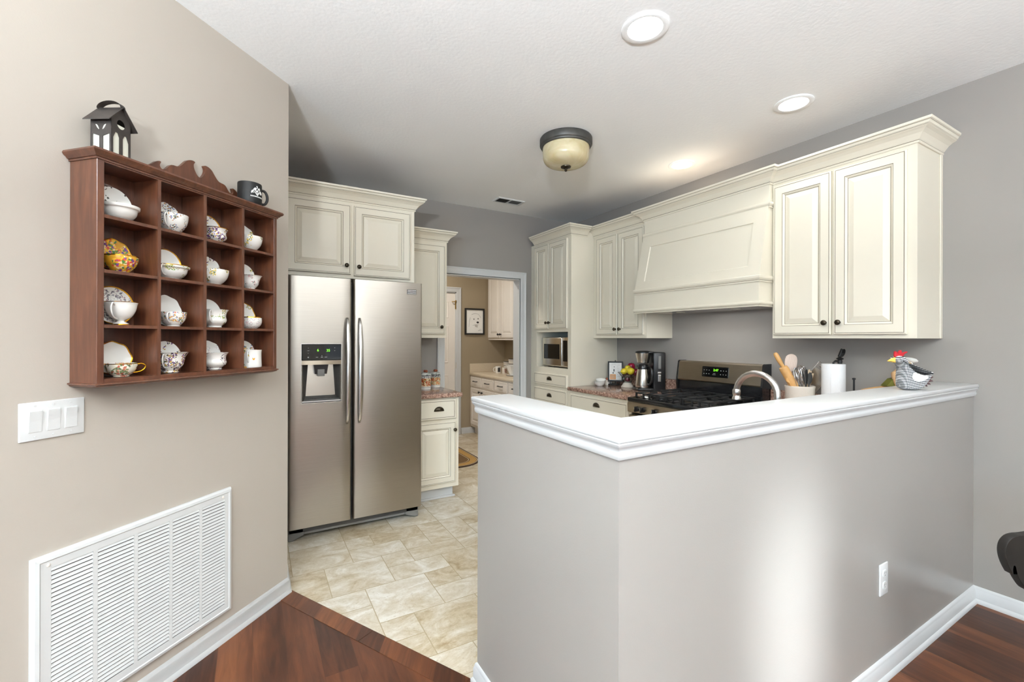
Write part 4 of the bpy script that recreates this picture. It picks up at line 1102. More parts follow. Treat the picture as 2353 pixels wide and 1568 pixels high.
def chef():
    C = thing('chef_figurine', 'wooden chef figurine with white hat behind the fabric hen', 'figurine', (3.12, 1.055, CT), math.radians(-30))
    b = MB(); b.lathe([(0.055, 0), (0.058, 0.01), (0.055, 0.08), (0.048, 0.16), (0.040, 0.24), (0.03, 0.285), (0.015, 0.30)], seg=24); b.build('body', 'tanwood', C, 50)
    b = MB(); b.lathe([(0.010, 0.285), (0.022, 0.295), (0.027, 0.313), (0.020, 0.33), (0.012, 0.342)], (0.036, 0, 0), seg=20)
    b.lathe([(0.002, -0.008), (0.008, -0.004), (0.009, 0.002), (0.003, 0.008)], (0.012, -0.016, 0.315), seg=10); b.build('head', 'lightwood', C, 60)
    m = Matrix.Translation((0.044, 0, 0.330)) @ Matrix.Rotation(0.28, 4, 'Y')
    b = MB(m); b.lathe([(0.013, 0), (0.013, 0.012), (0.020, 0.015), (0.031, 0.021), (0.033, 0.028), (0.024, 0.036), (0.008, 0.039)], seg=24); b.build('hat', 'whitefelt', C, 60)
    b = MB(); b.tube([(0.015, -0.01, 0.276), (-0.022, -0.02, 0.288), (-0.046, -0.03, 0.276), (-0.048, -0.035, 0.245), (-0.038, -0.04, 0.212), (-0.025, -0.03, 0.20)], [0.022, 0.028, 0.031, 0.026, 0.023, 0.02], 14); b.build('arm', 'tanwood', C, 60)
    b = MB(); b.loft([[(-0.07, -0.03, 0.252), (-0.05, -0.02, 0.256), (-0.05, 0.01, 0.256), (-0.07, 0.01, 0.252)], [(-0.108, -0.03, 0.212), (-0.03, -0.03, 0.21), (-0.03, 0.012, 0.21), (-0.108, 0.012, 0.212)]]); b.build('apron', 'green_leafy', C)
    b = MB(); b.prism([(-0.215, 0.190), (-0.21, 0.186), (0.0, 0.202), (0.0, 0.214), (-0.04, 0.216), (-0.14, 0.203)], -0.05, 0.015, 'xz'); b.build('tray', 'lightwood', C)
chef()

def hen():
    C = thing('fabric_hen', 'stuffed black and white checked fabric hen on the half wall cap', 'hen figurine', (2.637, 0.865, 1.1505), math.radians(-30))
    out = catmull([(-0.067, 0.150), (-0.048, 0.158), (-0.030, 0.149), (-0.014, 0.119), (0.018, 0.089), (0.055, 0.083), (0.088, 0.088), (0.093, 0.076), (0.080, 0.052), (0.058, 0.020), (0.032, 0.001), (0.0, 0.0), (-0.026, 0.001), (-0.041, 0.015), (-0.043, 0.057), (-0.041, 0.100), (-0.052, 0.122), (-0.067, 0.128)], 4)
    b = MB(); b.pillow(out, 0.033, 0.0125, 7); b.build('body', 'gingham', C, 60)
    b = MB(); b.pillow(catmull([(-0.060, 0.150), (-0.060, 0.127), (-0.080, 0.128), (-0.0965, 0.132), (-0.090, 0.139), (-0.075, 0.147)], 3), 0.008, 0.004, 4); b.build('beak', 'yellow', C, 60)
    b = MB(); b.pillow(catmull([(-0.066, 0.150), (-0.069, 0.172), (-0.066, 0.179), (-0.059, 0.178), (-0.054, 0.170), (-0.049, 0.177), (-0.042, 0.184), (-0.035, 0.182), (-0.033, 0.172), (-0.022, 0.176), (-0.010, 0.178), (-0.008, 0.173), (-0.022, 0.164), (-0.034, 0.149)], 3), 0.005, 0.003, 4); b.build('comb', 'redfelt', C, 60)
    for sy in (-1, 1):
        b = MB(); b.pillow(catmull([(-0.012, 0.062), (-0.008, 0.077), (0.004, 0.081), (0.033, 0.071), (0.058, 0.066), (0.054, 0.052), (0.028, 0.043), (0.004, 0.042), (-0.008, 0.050)], 3), 0.003, 0.002, 3, y0=sy * 0.0335); b.build('wing', 'whitefelt', C, 60)
    for k, (ex, ez, wd) in enumerate(((0.106, 0.060, 0.014), (0.108, 0.040, 0.014), (0.101, 0.024, 0.012), (0.090, 0.014, 0.010), (0.078, 0.010, 0.008))):
        a = Vector((0.066, 0.055 - k * 0.007)); e = Vector((ex, ez)); t = (e - a).normalized(); n = Vector((-t.y, t.x))
        pts = [tuple(a + n * wd * .4), tuple(a + (e - a) * .5 + n * wd * .6), tuple(e), tuple(a + (e - a) * .5 - n * wd * .6), tuple(a - n * wd * .4)]
        b = MB(); b.pillow(catmull(pts, 3), 0.004, 0.002, 3, y0=(k - 2) * 0.004); b.build('tail_feather', 'featherbrown', C, 60)
hen()

# ------------------------------------------------------------------ diagonal wall: curio shelf, china, lantern, mug
SH = thing('curio_shelf', 'cherry wood curio shelf of sixteen cubbies hung on the beige wall', 'shelf', DW, R45)
def curio():
    x0, x1, d = 1.040, 1.796, 0.125
    zt, zb = 1.972, 1.232
    for nm, a, c in (('side_panel', x0, x0 + 0.021), ('side_panel', x1 - 0.018, x1)):
        b = MB(); b.box(a, c, -d, -0.001, zb, zt, 0.001, 1); b.build(nm, 'cherry', SH)
    b = MB(); b.box(x0 + .021, x1 - .018, -d, -0.001, 1.961, zt); b.build('top_panel', 'cherry', SH)
    b = MB(); b.box(x0 + .021, x1 - .018, -d, -0.001, zb, 1.247); b.build('bottom_panel', 'cherry', SH)
    b = MB(); b.box(x0 + .021, x1 - .018, -0.008, -0.001, 1.247, 1.961); b.build('back_panel', 'cherry', SH)
    for z in (1.790, 1.609, 1.427):
        b = MB(); b.box(x0 + .021, x1 - .018, -d, -0.008, z - 0.0108, z); b.build('shelf_board', 'cherry', SH)
    for a, c in ((1.231, 1.243), (1.412, 1.425), (1.595, 1.607)):
        b = MB(); b.box(a, c, -d - 0.0005, -0.008, 1.247, 1.961); b.build('divider', 'cherry', SH)
    pr = [(0, 1.966), (0.004, 1.966), (0.004, 1.972), (0.008, 1.973), (0.012, 1.979), (0.018, 1.983), (0.022, 1.990), (0.019, 1.997), (-0.12, 1.997), (-0.12, 1.973), (0, 1.973)]
    b = MB(); b.sweep(pr, [(x0, -0.001), (x0, -d), (x1, -d), (x1, -0.001)], 1); b.box(x0, x1, -d, -0.001, 1.972, 1.9968); b.build('cornice', 'cherry', SH, 40)
    pr = [(0, zb + 0.002), (0.006, zb + 0.001), (0.007, zb - 0.003), (0.002, zb - 0.006), (0.001, zb - 0.009), (-0.006, zb - 0.012), (-0.012, zb - 0.015), (-0.03, zb - 0.015), (-0.03, zb)]
    b = MB(); b.sweep(pr, [(x0, -0.001), (x0, -d), (x1, -d), (x1, -0.001)], 1); b.box(x0 + .02, x1 - .02, -d + .02, -0.001, zb - 0.014, zb); b.build('base_moulding', 'cherry', SH, 40)
    c = 1.482
    half = [(0.0, 2.066), (0.012, 2.074), (0.024, 2.094), (0.027, 2.112), (0.021, 2.125), (0.036, 2.127), (0.056, 2.118), (0.074, 2.096), (0.092, 2.080), (0.122, 2.075), (0.142, 2.052), (0.158, 2.046), (0.166, 2.058), (0.161, 2.073), (0.176, 2.070), (0.196, 2.052), (0.222, 2.034)]
    half = catmull(half, 3, False)
    poly = [(c - x, z) for x, z in half[::-1]] + [(c + x, z) for x, z in half[1:]]
    poly = [(poly[0][0], 1.997)] + poly + [(poly[-1][0], 1.997)]
    b = MB(); b.prism(poly, -0.020, -0.004, 'xz'); b.build('scrolled_crest', 'cherry', SH, 40)
    # pin holes of the joinery stay in the boards
curio()

PROF = {
 'round': [(.45, 0), (.5, .03), (.46, .07), (.62, .18), (.86, .45), (.97, .75), (1, 1.0)],
 'flare': [(.42, 0), (.48, .03), (.40, .10), (.50, .18), (.70, .40), (.78, .70), (.90, .92), (1.02, 1.0)],
 'foot': [(.50, 0), (.48, .05), (.22, .16), (.24, .22), (.60, .34), (.86, .62), (.95, .88), (1.03, 1.0)],
 'bulge': [(.50, 0), (.55, .04), (.52, .10), (.80, .26), (.90, .42), (.84, .62), (.90, .84), (1.05, 1.0)],
 'squat': [(.55, 0), (.60, .04), (.80, .18), (.96, .42), (1.0, .70), (.97, 1.0)],
 'mug': [(.92, 0), (1.0, .03), (.98, .4), (.97, .8), (1.0, 1.0)],
 'wide': [(.42, 0), (.48, .03), (.44, .08), (.66, .22), (.84, .48), (.90, .76), (1.0, .82), (1.02, 1.0)],
}
CHINA = []
def china():
    cc = [1.146, 1.329, 1.510, 1.694]; st = [1.790, 1.609, 1.427, 1.247]
    W_ = (240, 237, 230)
    pal = dict(
        bamboo=(W_, [(80, 76, 70), (120, 116, 104), (60, 58, 56)], 42, .30, .52, 13), blue=(W_, [(96, 110, 150), (70, 66, 60), (190, 130, 60), (120, 130, 110)], 85, .33, .45, 15),
        pansy=(W_, [(120, 84, 130), (190, 150, 70), (80, 80, 60), (90, 60, 110)], 75, .42, .44, 14), yellow=(W_, [(226, 190, 60), (110, 124, 70), (236, 206, 96), (90, 104, 70)], 80, .40, .53, 13),
        gold=((206, 150, 42), [(110, 60, 130), (200, 70, 60), (80, 120, 60), (224, 200, 150), (230, 180, 60)], 60, .48, .40, 13), green=(W_, [(110, 140, 70), (150, 160, 100), (196, 180, 110)], 75, .36, .56, 13),
        pink=(W_, [(196, 120, 120), (90, 100, 90), (150, 80, 90)], 95, .32, .53, 14), grey=(W_, [(150, 144, 150), (110, 104, 110), (176, 150, 150)], 70, .36, .50, 13),
        tiny=(W_, [(200, 140, 150), (130, 140, 150)], 120, .22, .50, 14), rose=((226, 222, 204), [(170, 90, 70), (110, 120, 80), (210, 160, 130), (90, 100, 70)], 62, .46, .42, 13),
        fruit=(W_, [(230, 160, 50), (236, 190, 60), (100, 120, 60)], 70, .45, .52, 12), orange=(W_, [(214, 160, 70), (90, 110, 160), (206, 130, 100), (110, 120, 80)], 80, .38, .47, 13), plain=(W_, [(225, 222, 214)], 60, .2, .7, 12))
    mats = {k: floral('china_' + k, v[0], v[1], i + 1, *v[2:], rough=0.16) for i, (k, v) in enumerate(pal.items())}
    #   r, h, profile, cup decoration, saucer decoration, rim gilded?, handle side, what, look
    cells = [[(.057, .055, 'wide', 'plain', 'bamboo', 0, 0, 'white low bowl with a thin grey line', 'white saucer with dark bamboo sprays'),
              (.053, .072, 'round', 'blue', 'blue', 0, 1, 'white teacup with a band of blue and brown flowers', 'white saucer with blue and brown flowers'),
              (.047, .062, 'bulge', 'pansy', 'pansy', 1, 0, 'scalloped teacup with purple and pink flowers', 'gilt edged lavender saucer'),
              (.055, .068, 'round', 'yellow', 'yellow', 0, 0, 'white teacup with a yellow blossom spray', 'white saucer with a small yellow spray')],
             [(.050, .060, 'round', 'gold', 'gold', 2, 0, 'golden teacup painted with purple and red fruit', 'golden saucer painted with green leaves'),
              (.064, .056, 'wide', 'green', 'plain', 1, 1, 'wide low teacup with green sprigs', 'plain pearly saucer with thin gilt edge'),
              (.060, .066, 'round', 'yellow', 'pansy', 0, 1, 'teacup with yellow and green flower spray', 'saucer with purple pansies over yellow flowers'),
              (.051, .066, 'flare', 'pink', 'yellow', 0, 0, 'flared teacup with small rose sprig', 'white saucer with a tiny yellow flower')],
             [(.047, .081, 'foot', 'plain', 'grey', 1, 1, 'footed pale grey teacup with gilded foot', 'gilt edged saucer with grey blossoms'),
              (.043, .056, 'round', 'orange', 'plain', 0, 1, 'teacup with orange and blue flowers', 'plain white saucer behind the orange flowered cup'),
              (.050, .077, 'bulge', 'green', 'plain', 0, 1, 'ribbed teacup with a green and yellow sprig', 'plain white saucer behind the ribbed cup'),
              (.048, .054, 'squat', 'tiny', 'green', 1, 0, 'straight low teacup dotted with tiny flowers', 'cream saucer with green garland and gilt edge')],
             [(.046, .047, 'round', 'rose', 'plain', 2, 2, 'green and rose teacup with gilt handle at right', 'white saucer with heavy gilt edge'),
              (.060, .079, 'flare', 'pansy', 'pansy', 0, 1, 'tall flared teacup strewn with violets', 'saucer with one purple violet bunch'),
              (.050, .073, 'bulge', 'grey', 'tiny', 0, 0, 'waisted teacup with a lilac bouquet', 'nearly plain white saucer behind the lilac cup'),
              (.047, .080, 'mug', 'fruit', 'orange', 0, 1, 'straight white cup with orange fruit', 'saucer with an orange flower')]]
    rows = ['top', 'second', 'third', 'bottom']; cols = ['first', 'second', 'third', 'last']
    for j in range(4):
        for i in range(4):
            r, h, pf, dec, sdec, gilt, hand, lb, slb = cells[j][i]
            where = ' in the %s row, %s cubby' % (rows[j], cols[i])
            # saucer leaning against the back
            C = thing('saucer', slb + where, 'saucer'); C['group'] = 'saucers in the curio shelf'
            sr = 0.0605 if (j, i) != (2, 0) else 0.068
            b = MB()
            sc = 0.03 if (i + j) % 2 else 0.0
            prof = [(.30, 0), (.34, .004), (.36, .006), (.55, .006), (.78, .010), (.95, .017), (1.0, .019), (.995, .021), (.94, .0195), (.76, .013), (.5, .009), (.1, .0085)]
            rings = []
            n = 48
            for q, z in prof:
                rings.append([(sr * q * (1 + sc * (q > .7) * math.cos(8 * 2 * PI * k / n)) * math.cos(2 * PI * k / n), -z, sr + sr * q * (1 + sc * (q > .7) * math.cos(8 * 2 * PI * k / n)) * math.sin(2 * PI * k / n)) for k in range(n)])
            b.loft(rings, True, True, True, mis=[0, 0, 0, 0, 0, 1, 1, 1, 0, 0, 0, 0])
            o = b.build('dish', [mats[sdec], 'gold' if gilt else mats[sdec]], C, 60)
            lean = math.radians(-8)
            pos = Matrix.Translation(DW) @ Matrix.Rotation(R45, 4, 'Z') @ Vector((cc[i] - 0.002, -0.028, st[j] + 0.0008))
            C.location = pos; C.rotation_euler = (lean, 0, R45)
            # cup
            K = thing('teacup' if pf != 'wide' or j else 'bowl', lb + where, 'cup' if pf != 'wide' or j else 'bowl'); K['group'] = 'cups in the curio shelf'
            K.location = Matrix.Translation(DW) @ Matrix.Rotation(R45, 4, 'Z') @ Vector((cc[i], -0.119 + max(r, .045), st[j] + 0.0006)); K.rotation_euler = (0, 0, R45)
            pr = catmull([(a, c) for a, c in PROF[pf]], 3, False)
            outer = [(r * a, h * c) for a, c in pr]
            inner = [(max(a - 0.0022, 0.002), max(c, 0.006)) for a, c in outer[::-1] if c > h * 0.2] + [(0.006, h * 0.2 + 0.003)]
            b = MB(); k = len(outer)
            mi = [0] * (k + len(inner)); mi[k - 1] = 1; mi[k - 2] = 1
            if gilt and pf in ('foot',): mi[0] = mi[1] = mi[2] = 1
            b.lathe(outer + inner, seg=36, mis=mi)
            b.build('bowl', [mats[dec], 'gold' if gilt else mats[dec]], K, 55)
            if hand:
                an = {1: math.radians(215), 2: math.radians(-25)}[hand]
                dx, dy = math.cos(an), math.sin(an); R_ = r * .9; g = min(0.026, 0.032)
                base = [(R_ * .98, h * .84), (R_ + g * .55, h * .93), (R_ + g, h * .74), (R_ + g * .78, h * .46), (R_ + g * .2, h * .30), (r * .62, h * .27)]
                pts = [(q * dx, q * dy, z) for q, z in catmull(base, 4, False)]
                b = MB(); b.tube(pts, 0.0026, 8); b.build('handle', 'gold' if gilt == 2 else 'porcelain', K, 60)
china()

def wall_pos(s, d, z): return Matrix.Translation(DW) @ Matrix.Rotation(R45, 4, 'Z') @ Vector((s, -d, z))

def lantern():
    C = thing('lantern', 'dark metal birdhouse lantern on the left end of the curio shelf', 'lantern', wall_pos(1.112, 0.075, 1.9985), R45 + math.radians(13))
    a = 0.036; H = 0.128; ap = 0.170
    b = MB(); b.box(-a, a, -a, a, 0, 0.006); b.build('floor_plate', 'rustmetal', C)
    t = 0.0022
    # four walls with openings
    def wall(m, gable):
        b = MB(m)
        for x in (-a, -0.006, a - 0.007): b.box(x, x + (0.012 if x == -0.006 else 0.007), 0, t, 0.004, 0.09 if gable else H)
        b.box(-a, a, 0, t, 0, 0.008)
        if gable:
            for sx in (-1, 1):
                b.prism([(sx * 0.006, 0.066), (sx * 0.012, 0.080), (sx * 0.020, 0.082), (sx * (a - .007), 0.060), (sx * (a - .007), 0.09), (sx * 0.006, 0.09)], 0, t, 'xz')
            # gable with a round hole
            n = 28; oc = (0, 0.113); rr = 0.0155
            circ = [(oc[0] + rr * math.cos(2 * PI * k / n + PI / 2), oc[1] + rr * math.sin(2 * PI * k / n + PI / 2)) for k in range(n)]
            def edge(x, z):
                d = Vector((x - oc[0], z - oc[1])).normalized(); best = 9
                for (p, q) in (((-a, 0.088), (a, 0.088)), ((a, 0.088), (a, H)), ((a, H), (0, ap)), ((0, ap), (-a, H)), ((-a, H), (-a, 0.088))):
                    ex, ez = q[0] - p[0], q[1] - p[1]; den = d.x * ez - d.y * ex
                    if abs(den) < 1e-9: continue
                    u = ((p[0] - oc[0]) * ez - (p[1] - oc[1]) * ex) / den; w = ((p[0] - oc[0]) * d.y - (p[1] - oc[1]) * d.x) / den
                    if u > 0 and -1e-6 <= w <= 1 + 1e-6: best = min(best, u)
                return (oc[0] + d.x * best, oc[1] + d.y * best)
            ou = [edge(*p) for p in circ]
            b.loft([[(p[0], 0, p[1]) for p in circ], [(p[0], 0, p[1]) for p in ou], [(p[0], t, p[1]) for p in ou], [(p[0], t, p[1]) for p in circ]], True, False, False)
        else:
            for sx in (-1, 1): b.prism([(sx * 0.006, 0.062), (sx * (a - .007), 0.070), (sx * (a - .007), H), (sx * 0.006, H)], 0, t, 'xz')
        return b.build('wall', 'rustmetal', C)
    for k in range(4):
        m = Matrix.Rotation(k * PI / 2, 4, 'Z') @ Matrix.Translation((0, -a, 0)); wl = wall(m, k % 2 == 0)
        b = MB(m); b.box(-a + .006, a - .006, 0.003, 0.0042, 0.007, 0.11); b.build('pane', 'frosted', wl)
        if k % 2 == 1:
            b = MB(m)
            for sx in (-1, 1): b.pillow(catmull([(sx * .006, .083), (sx * .012, .088), (sx * .018, .100), (sx * .011, .096)], 3), 0.0012, 0.0006, 2)
            b.build('leaf_cutout', 'frosted', wl)
    b = MB(); e = 0.046; o = 0.018
    sl = (ap - H) / a
    for sx in (-1, 1):
        b.loft([[(0, -e, ap + 0.004), (sx * (a + o), -e, H - sl * o + 0.004), (sx * (a + o), e, H - sl * o + 0.004), (0, e, ap + 0.004)], [(0, -e, ap + 0.001), (sx * (a + o), -e, H - sl * o + 0.001), (sx * (a + o), e, H - sl * o + 0.001), (0, e, ap + 0.001)]])
    b.build('roof', 'rustmetal', C)
    b = MB(); n = 14; ring = lambda dz: [(0.042 * math.cos(PI * k / n), 0.010 * math.sin(0), ap - 0.001 + 0.022 * math.sin(PI * k / n) + dz) for k in range(n + 1)]
    b.loft([[(-0.010, x, z) for x, y, z in ring(0)], [(0.010, x, z) for x, y, z in ring(0)], [(0.010, x, z) for x, y, z in ring(0.002)], [(-0.010, x, z) for x, y, z in ring(0.002)]], False, False, False); b.build('strap_handle', 'rustmetal', C, 60)
lantern()

def mug():
    C = thing('mug', 'black mug with white tree emblem on the right of the curio shelf', 'mug', wall_pos(1.685, 0.075, 1.9985), R45)
    r, h = 0.050, 0.104
    b = MB(); b.lathe([(r * .82, 0), (r * .9, .003), (r * .99, .014), (r, .03), (r, h - .004), (r * .985, h), (r * .94, h - .002), (r * .93, .012), (.004, .008)], seg=40); bd = b.build('body', 'matteblack', C, 45)
    b = MB(); dx, dy = math.cos(-0.5), math.sin(-0.5)
    pts = [(q * dx, q * dy, z) for q, z in catmull([(r * .96, h * .82), (r + .014, h * .80), (r + .024, h * .62), (r + .024, h * .40), (r + .014, h * .22), (r * .96, h * .20)], 4, False)]
    b.tube(pts, 0.006, 10); b.build('handle', 'matteblack', C, 60)
    # emblem: branches, leaf blobs and a strip of small lettering wrapped round the side
    rd = random.Random(5); b = MB(); R_ = r + 0.0006
    def S(u, z): a = math.radians(-97) + u / r; return (R_ * math.cos(a), R_ * math.sin(a), z)
    for k in range(60):
        u = rd.uniform(-0.026, 0.026); z = 0.052 + (1 - (abs(u) / 0.030) ** 1.4) * rd.uniform(0.004, 0.034); s = rd.uniform(.0018, .0034)
        c = Vector(S(u, z)); b.loft([[tuple(Vector(S(u + s * q * math.cos(t), z + s * q * math.sin(t))) + Vector((c.x, c.y, 0)).normalized() * e) for t in [2 * PI * i / 6 for i in range(6)]] for q, e in ((1, 0), (.6, .0006))])
    for u0, u1, z1 in ((0, -0.018, .066), (0, 0.016, .068), (0, 0.003, .076), (0.0, -0.008, .07)): b.tube([S(u0, .044), S((u0 + u1) / 2, .054), S(u1, z1)], 0.0011, 6)
    for k in range(15):
        u = -0.030 + k * 0.0042; b.loft([[S(u + p, z) for p, z in ((0, .036), (.0028, .036), (.0028, .041), (0, .041))], [tuple(Vector(S(u + p, z)) * 1.006) for p, z in ((0, .036), (.0028, .036), (.0028, .041), (0, .041))]])
    b.build('emblem', 'paper', bd)
mug()

def wall_plate_switch():
    C = thing('light_switch', 'white triple rocker light switch plate on the beige wall', 'light switch', wall_pos(0.996, 0.0, 1.122), R45)
    b = MB(); b.box(-0.084, 0.084, -0.006, 0.0005, -0.060, 0.060, 0.003, 3); b.build('plate', 'whiteplastic', C, 40)
    for k in (-1, 0, 1):
        b = MB(); cx = k * 0.046
        b.box(cx - 0.0175, cx + 0.0175, -0.0072, -0.004, -0.0345, 0.0345, 0.001)
        b.prism([(-0.0072, -0.032), (-0.0088, 0.0), (-0.0118, 0.0315), (-0.004, 0.032), (-0.004, -0.032)], cx - 0.0155, cx + 0.0155, 'yz'); b.build('rocker', 'whiteplastic', C)
        for dz in (-0.048, 0.048):
            b = MB(); b.lathe([(0.0035, 0), (0.0033, .0008), (0.001, .001)], (cx, -0.006, dz), '-y', 12); b.build('screw', 'ventwhite', C)
wall_plate_switch()

def return_vent():
    C = thing('return_air_vent', 'large white louvered return air vent low on the beige wall', 'vent', wall_pos(0, 0, 0), R45)
    s0, s1, z0, z1 = 0.939, 1.650, 0.128, 0.693
    b = MB()
    for q in ((0.0, 0.0, 0.0), ): pass
    rg = [(0, 0.0), (0, 0.008), (0.006, 0.017), (0.016, 0.019), (0.020, 0.016)]
    b.loft([[(s0 + i, -t, z0 + i), (s1 - i, -t, z0 + i), (s1 - i, -t, z1 - i), (s0 + i, -t, z1 - i)] for i, t in rg], True, False, False)
    b.build('frame', 'ventwhite', C)
    secs = [(0.985, 1.099), (1.113, 1.229), (1.243, 1.359), (1.373, 1.487), (1.501, 1.610)]
    zl0, zl1 = 0.172, 0.650
    b = MB(); y0, y1 = -0.0165, -0.012
    a0, a1 = s0 + 0.020, s1 - 0.020; c0, c1 = z0 + 0.020, z1 - 0.020
    b.box(a0, a1, y0, y1, c0, zl0); b.box(a0, a1, y0, y1, zl1, c1)
    e = [a0] + [v for s in secs for v in s] + [a1]
    for k in range(0, len(e), 2): b.box(e[k], e[k + 1], y0, y1, zl0, zl1)
    b.build('face_plate', 'ventwhite', C)
    b = MB(); b.box(a0, a1, -0.0112, -0.002, c0 + .02, c1 - .02); b.build('gap_shade_sheet', 'shadowgap', C)  # dark sheet: shade between the louvers put into its colour
    n = 34; p = (zl1 - zl0) / n
    for a, c in secs:
        b = MB()
        for k in range(n):
            z = zl0 + k * p
            b.prism([(-0.0165, z + p * 0.30), (-0.0172, z + p * 0.34), (-0.0132, z + p * 1.02), (-0.0122, z + p * 1.0)], a, c, 'yz')
        b.build('louver_panel', 'ventwhite', C)
    for s in (0.978, 1.600):
        b = MB(); b.lathe([(0.006, 0), (0.006, .001), (0.002, .002)], (s, -0.0165, 0.662), '-y', 14); b.build('screw', 'whitecab', C)
return_vent()

def outlet():
    C = thing('wall_outlet', 'white duplex outlet low on the long half wall', 'outlet', (2.222, YP, 0.406))
    b = MB(); b.box(-0.036, 0.036, -0.006, 0.0005, -0.064, 0.064, 0.003, 3); b.build('plate', 'whiteplastic', C, 40)
    for dz in (-0.024, 0.024):
        b = MB(); poly = [(0.0165 * math.cos(t), dz + 0.0145 * (1 if math.sin(t) > 0 else -1) * min(1, abs(math.sin(t)) * 1.25)) for t in [2 * PI * k / 28 for k in range(28)]]
        b.prism(poly, -0.009, -0.005, 'xz'); so = b.build('socket', 'whiteplastic', C)
        b = MB()
        for dx in (-0.0055, 0.0055): b.box(dx - 0.001, dx + 0.001, -0.0093, -0.0088, dz + 0.001, dz + 0.008)
        b.lathe([(0.002, 0), (0.002, .0004)], (0, -0.009, dz - 0.006), '-y', 10); b.build('slots', 'shadowgap', so)
outlet()

# ------------------------------------------------------------------ ceiling
def downlight(x, y, label, power=9):
    C = thing('recessed_downlight', label, 'ceiling light', (x, y, CZ), 0, 'recessed lights in the kitchen ceiling')
    b = MB(); b.lathe([(0.102, 0.0), (0.103, -0.004), (0.096, -0.008), (0.076, -0.006), (0.074, 0.0)], seg=40, cap0=False, cap1=False); b.build('trim_ring', 'ceiling', C, 50)
    b = MB(); b.lathe([(0.074, -0.0035), (0.002, -0.0035)], seg=36, cap0=False, cap1=True); b.build('lens', 'can', C)
    l = area_light('downlight_lamp', (x, y, CZ - 0.012), (x, y, 0), 0.13, 0.13, power, (0.97, 0.985, 1.0), 'DISK', 150)
    l.parent = C; l.location = (0, 0, -0.012)
downlight(1.487, 1.405, 'recessed ceiling light largest and nearest, over the half wall corner', 6)
downlight(2.712, 1.420, 'recessed ceiling light in front of the tall right wall cabinet', 1.5)
downlight(2.908, 2.362, 'recessed ceiling light farthest away, above the range hood', 4.5)

def flush_light():
    C = thing('flush_mount_light', 'dark bronze flush mount ceiling light with amber glass bowl', 'ceiling light', (1.850, 2.465, CZ))
    b = MB(); b.lathe([(0.176, 0.0), (0.180, -0.006), (0.180, -0.044), (0.176, -0.050), (0.172, -0.052), (0.170, -0.060), (0.163, -0.064), (0.155, -0.062)], seg=56, cap0=True, cap1=True); b.build('canopy', paint('weathered_bronze', (84, 82, 78), 0.5, metal=0.5, var=0.12, vscale=25), C, 40)
    b = MB(); b.lathe(catmull([(0.160, -0.058), (0.160, -0.10), (0.154, -0.145), (0.128, -0.172), (0.08, -0.186), (0.03, -0.190), (0.006, -0.190)], 4, False), seg=56, cap0=False); b.build('glass_bowl', 'amber', C, 70)
    b = MB(); b.lathe([(0.036, -0.188), (0.034, -0.196), (0.020, -0.200), (0.010, -0.205), (0.008, -0.210), (0.010, -0.214), (0.009, -0.220), (0.002, -0.224)], seg=24); b.build('finial', 'bronze', C, 40)
flush_light()

def ceiling_vent():
    C = thing('ceiling_vent', 'small white ceiling register near the back wall', 'vent', (2.19, 3.862, CZ))
    b = MB()
    rg = [(0, 0.0), (0, -0.004), (0.006, -0.009), (0.018, -0.009), (0.02, -0.004)]
    b.loft([[(-0.15 + i, -0.072 + i, z), (0.15 - i, -0.072 + i, z), (0.15 - i, 0.072 - i, z), (-0.15 + i, 0.072 - i, z)] for i, z in rg], True, False, False); b.box(-0.006, 0.006, -0.055, 0.055, -0.010, -0.003); b.build('frame', 'ventwhite', C)
    b = MB(); b.box(-0.132, 0.132, -0.054, 0.054, -0.0025, -0.001); b.build('duct_shade_sheet', 'chairwood', C)  # dark sheet stands for the shade inside the duct
    for sgn, x0 in ((1, -0.128), (-1, 0.012)):
        b = MB()
        for k in range(9):
            x = x0 + k * 0.013; b.prism([(x, -0.003), (x + 0.0008, -0.003), (x + 0.0008 + sgn * 0.006, -0.009), (x + sgn * 0.006, -0.009)], -0.053, 0.053, 'xz')
        b.build('louver_bank', 'chairwood' if sgn == 1 else 'ventwhite', C)  # first bank dark: shade on its louvers put into the colour
ceiling_vent()

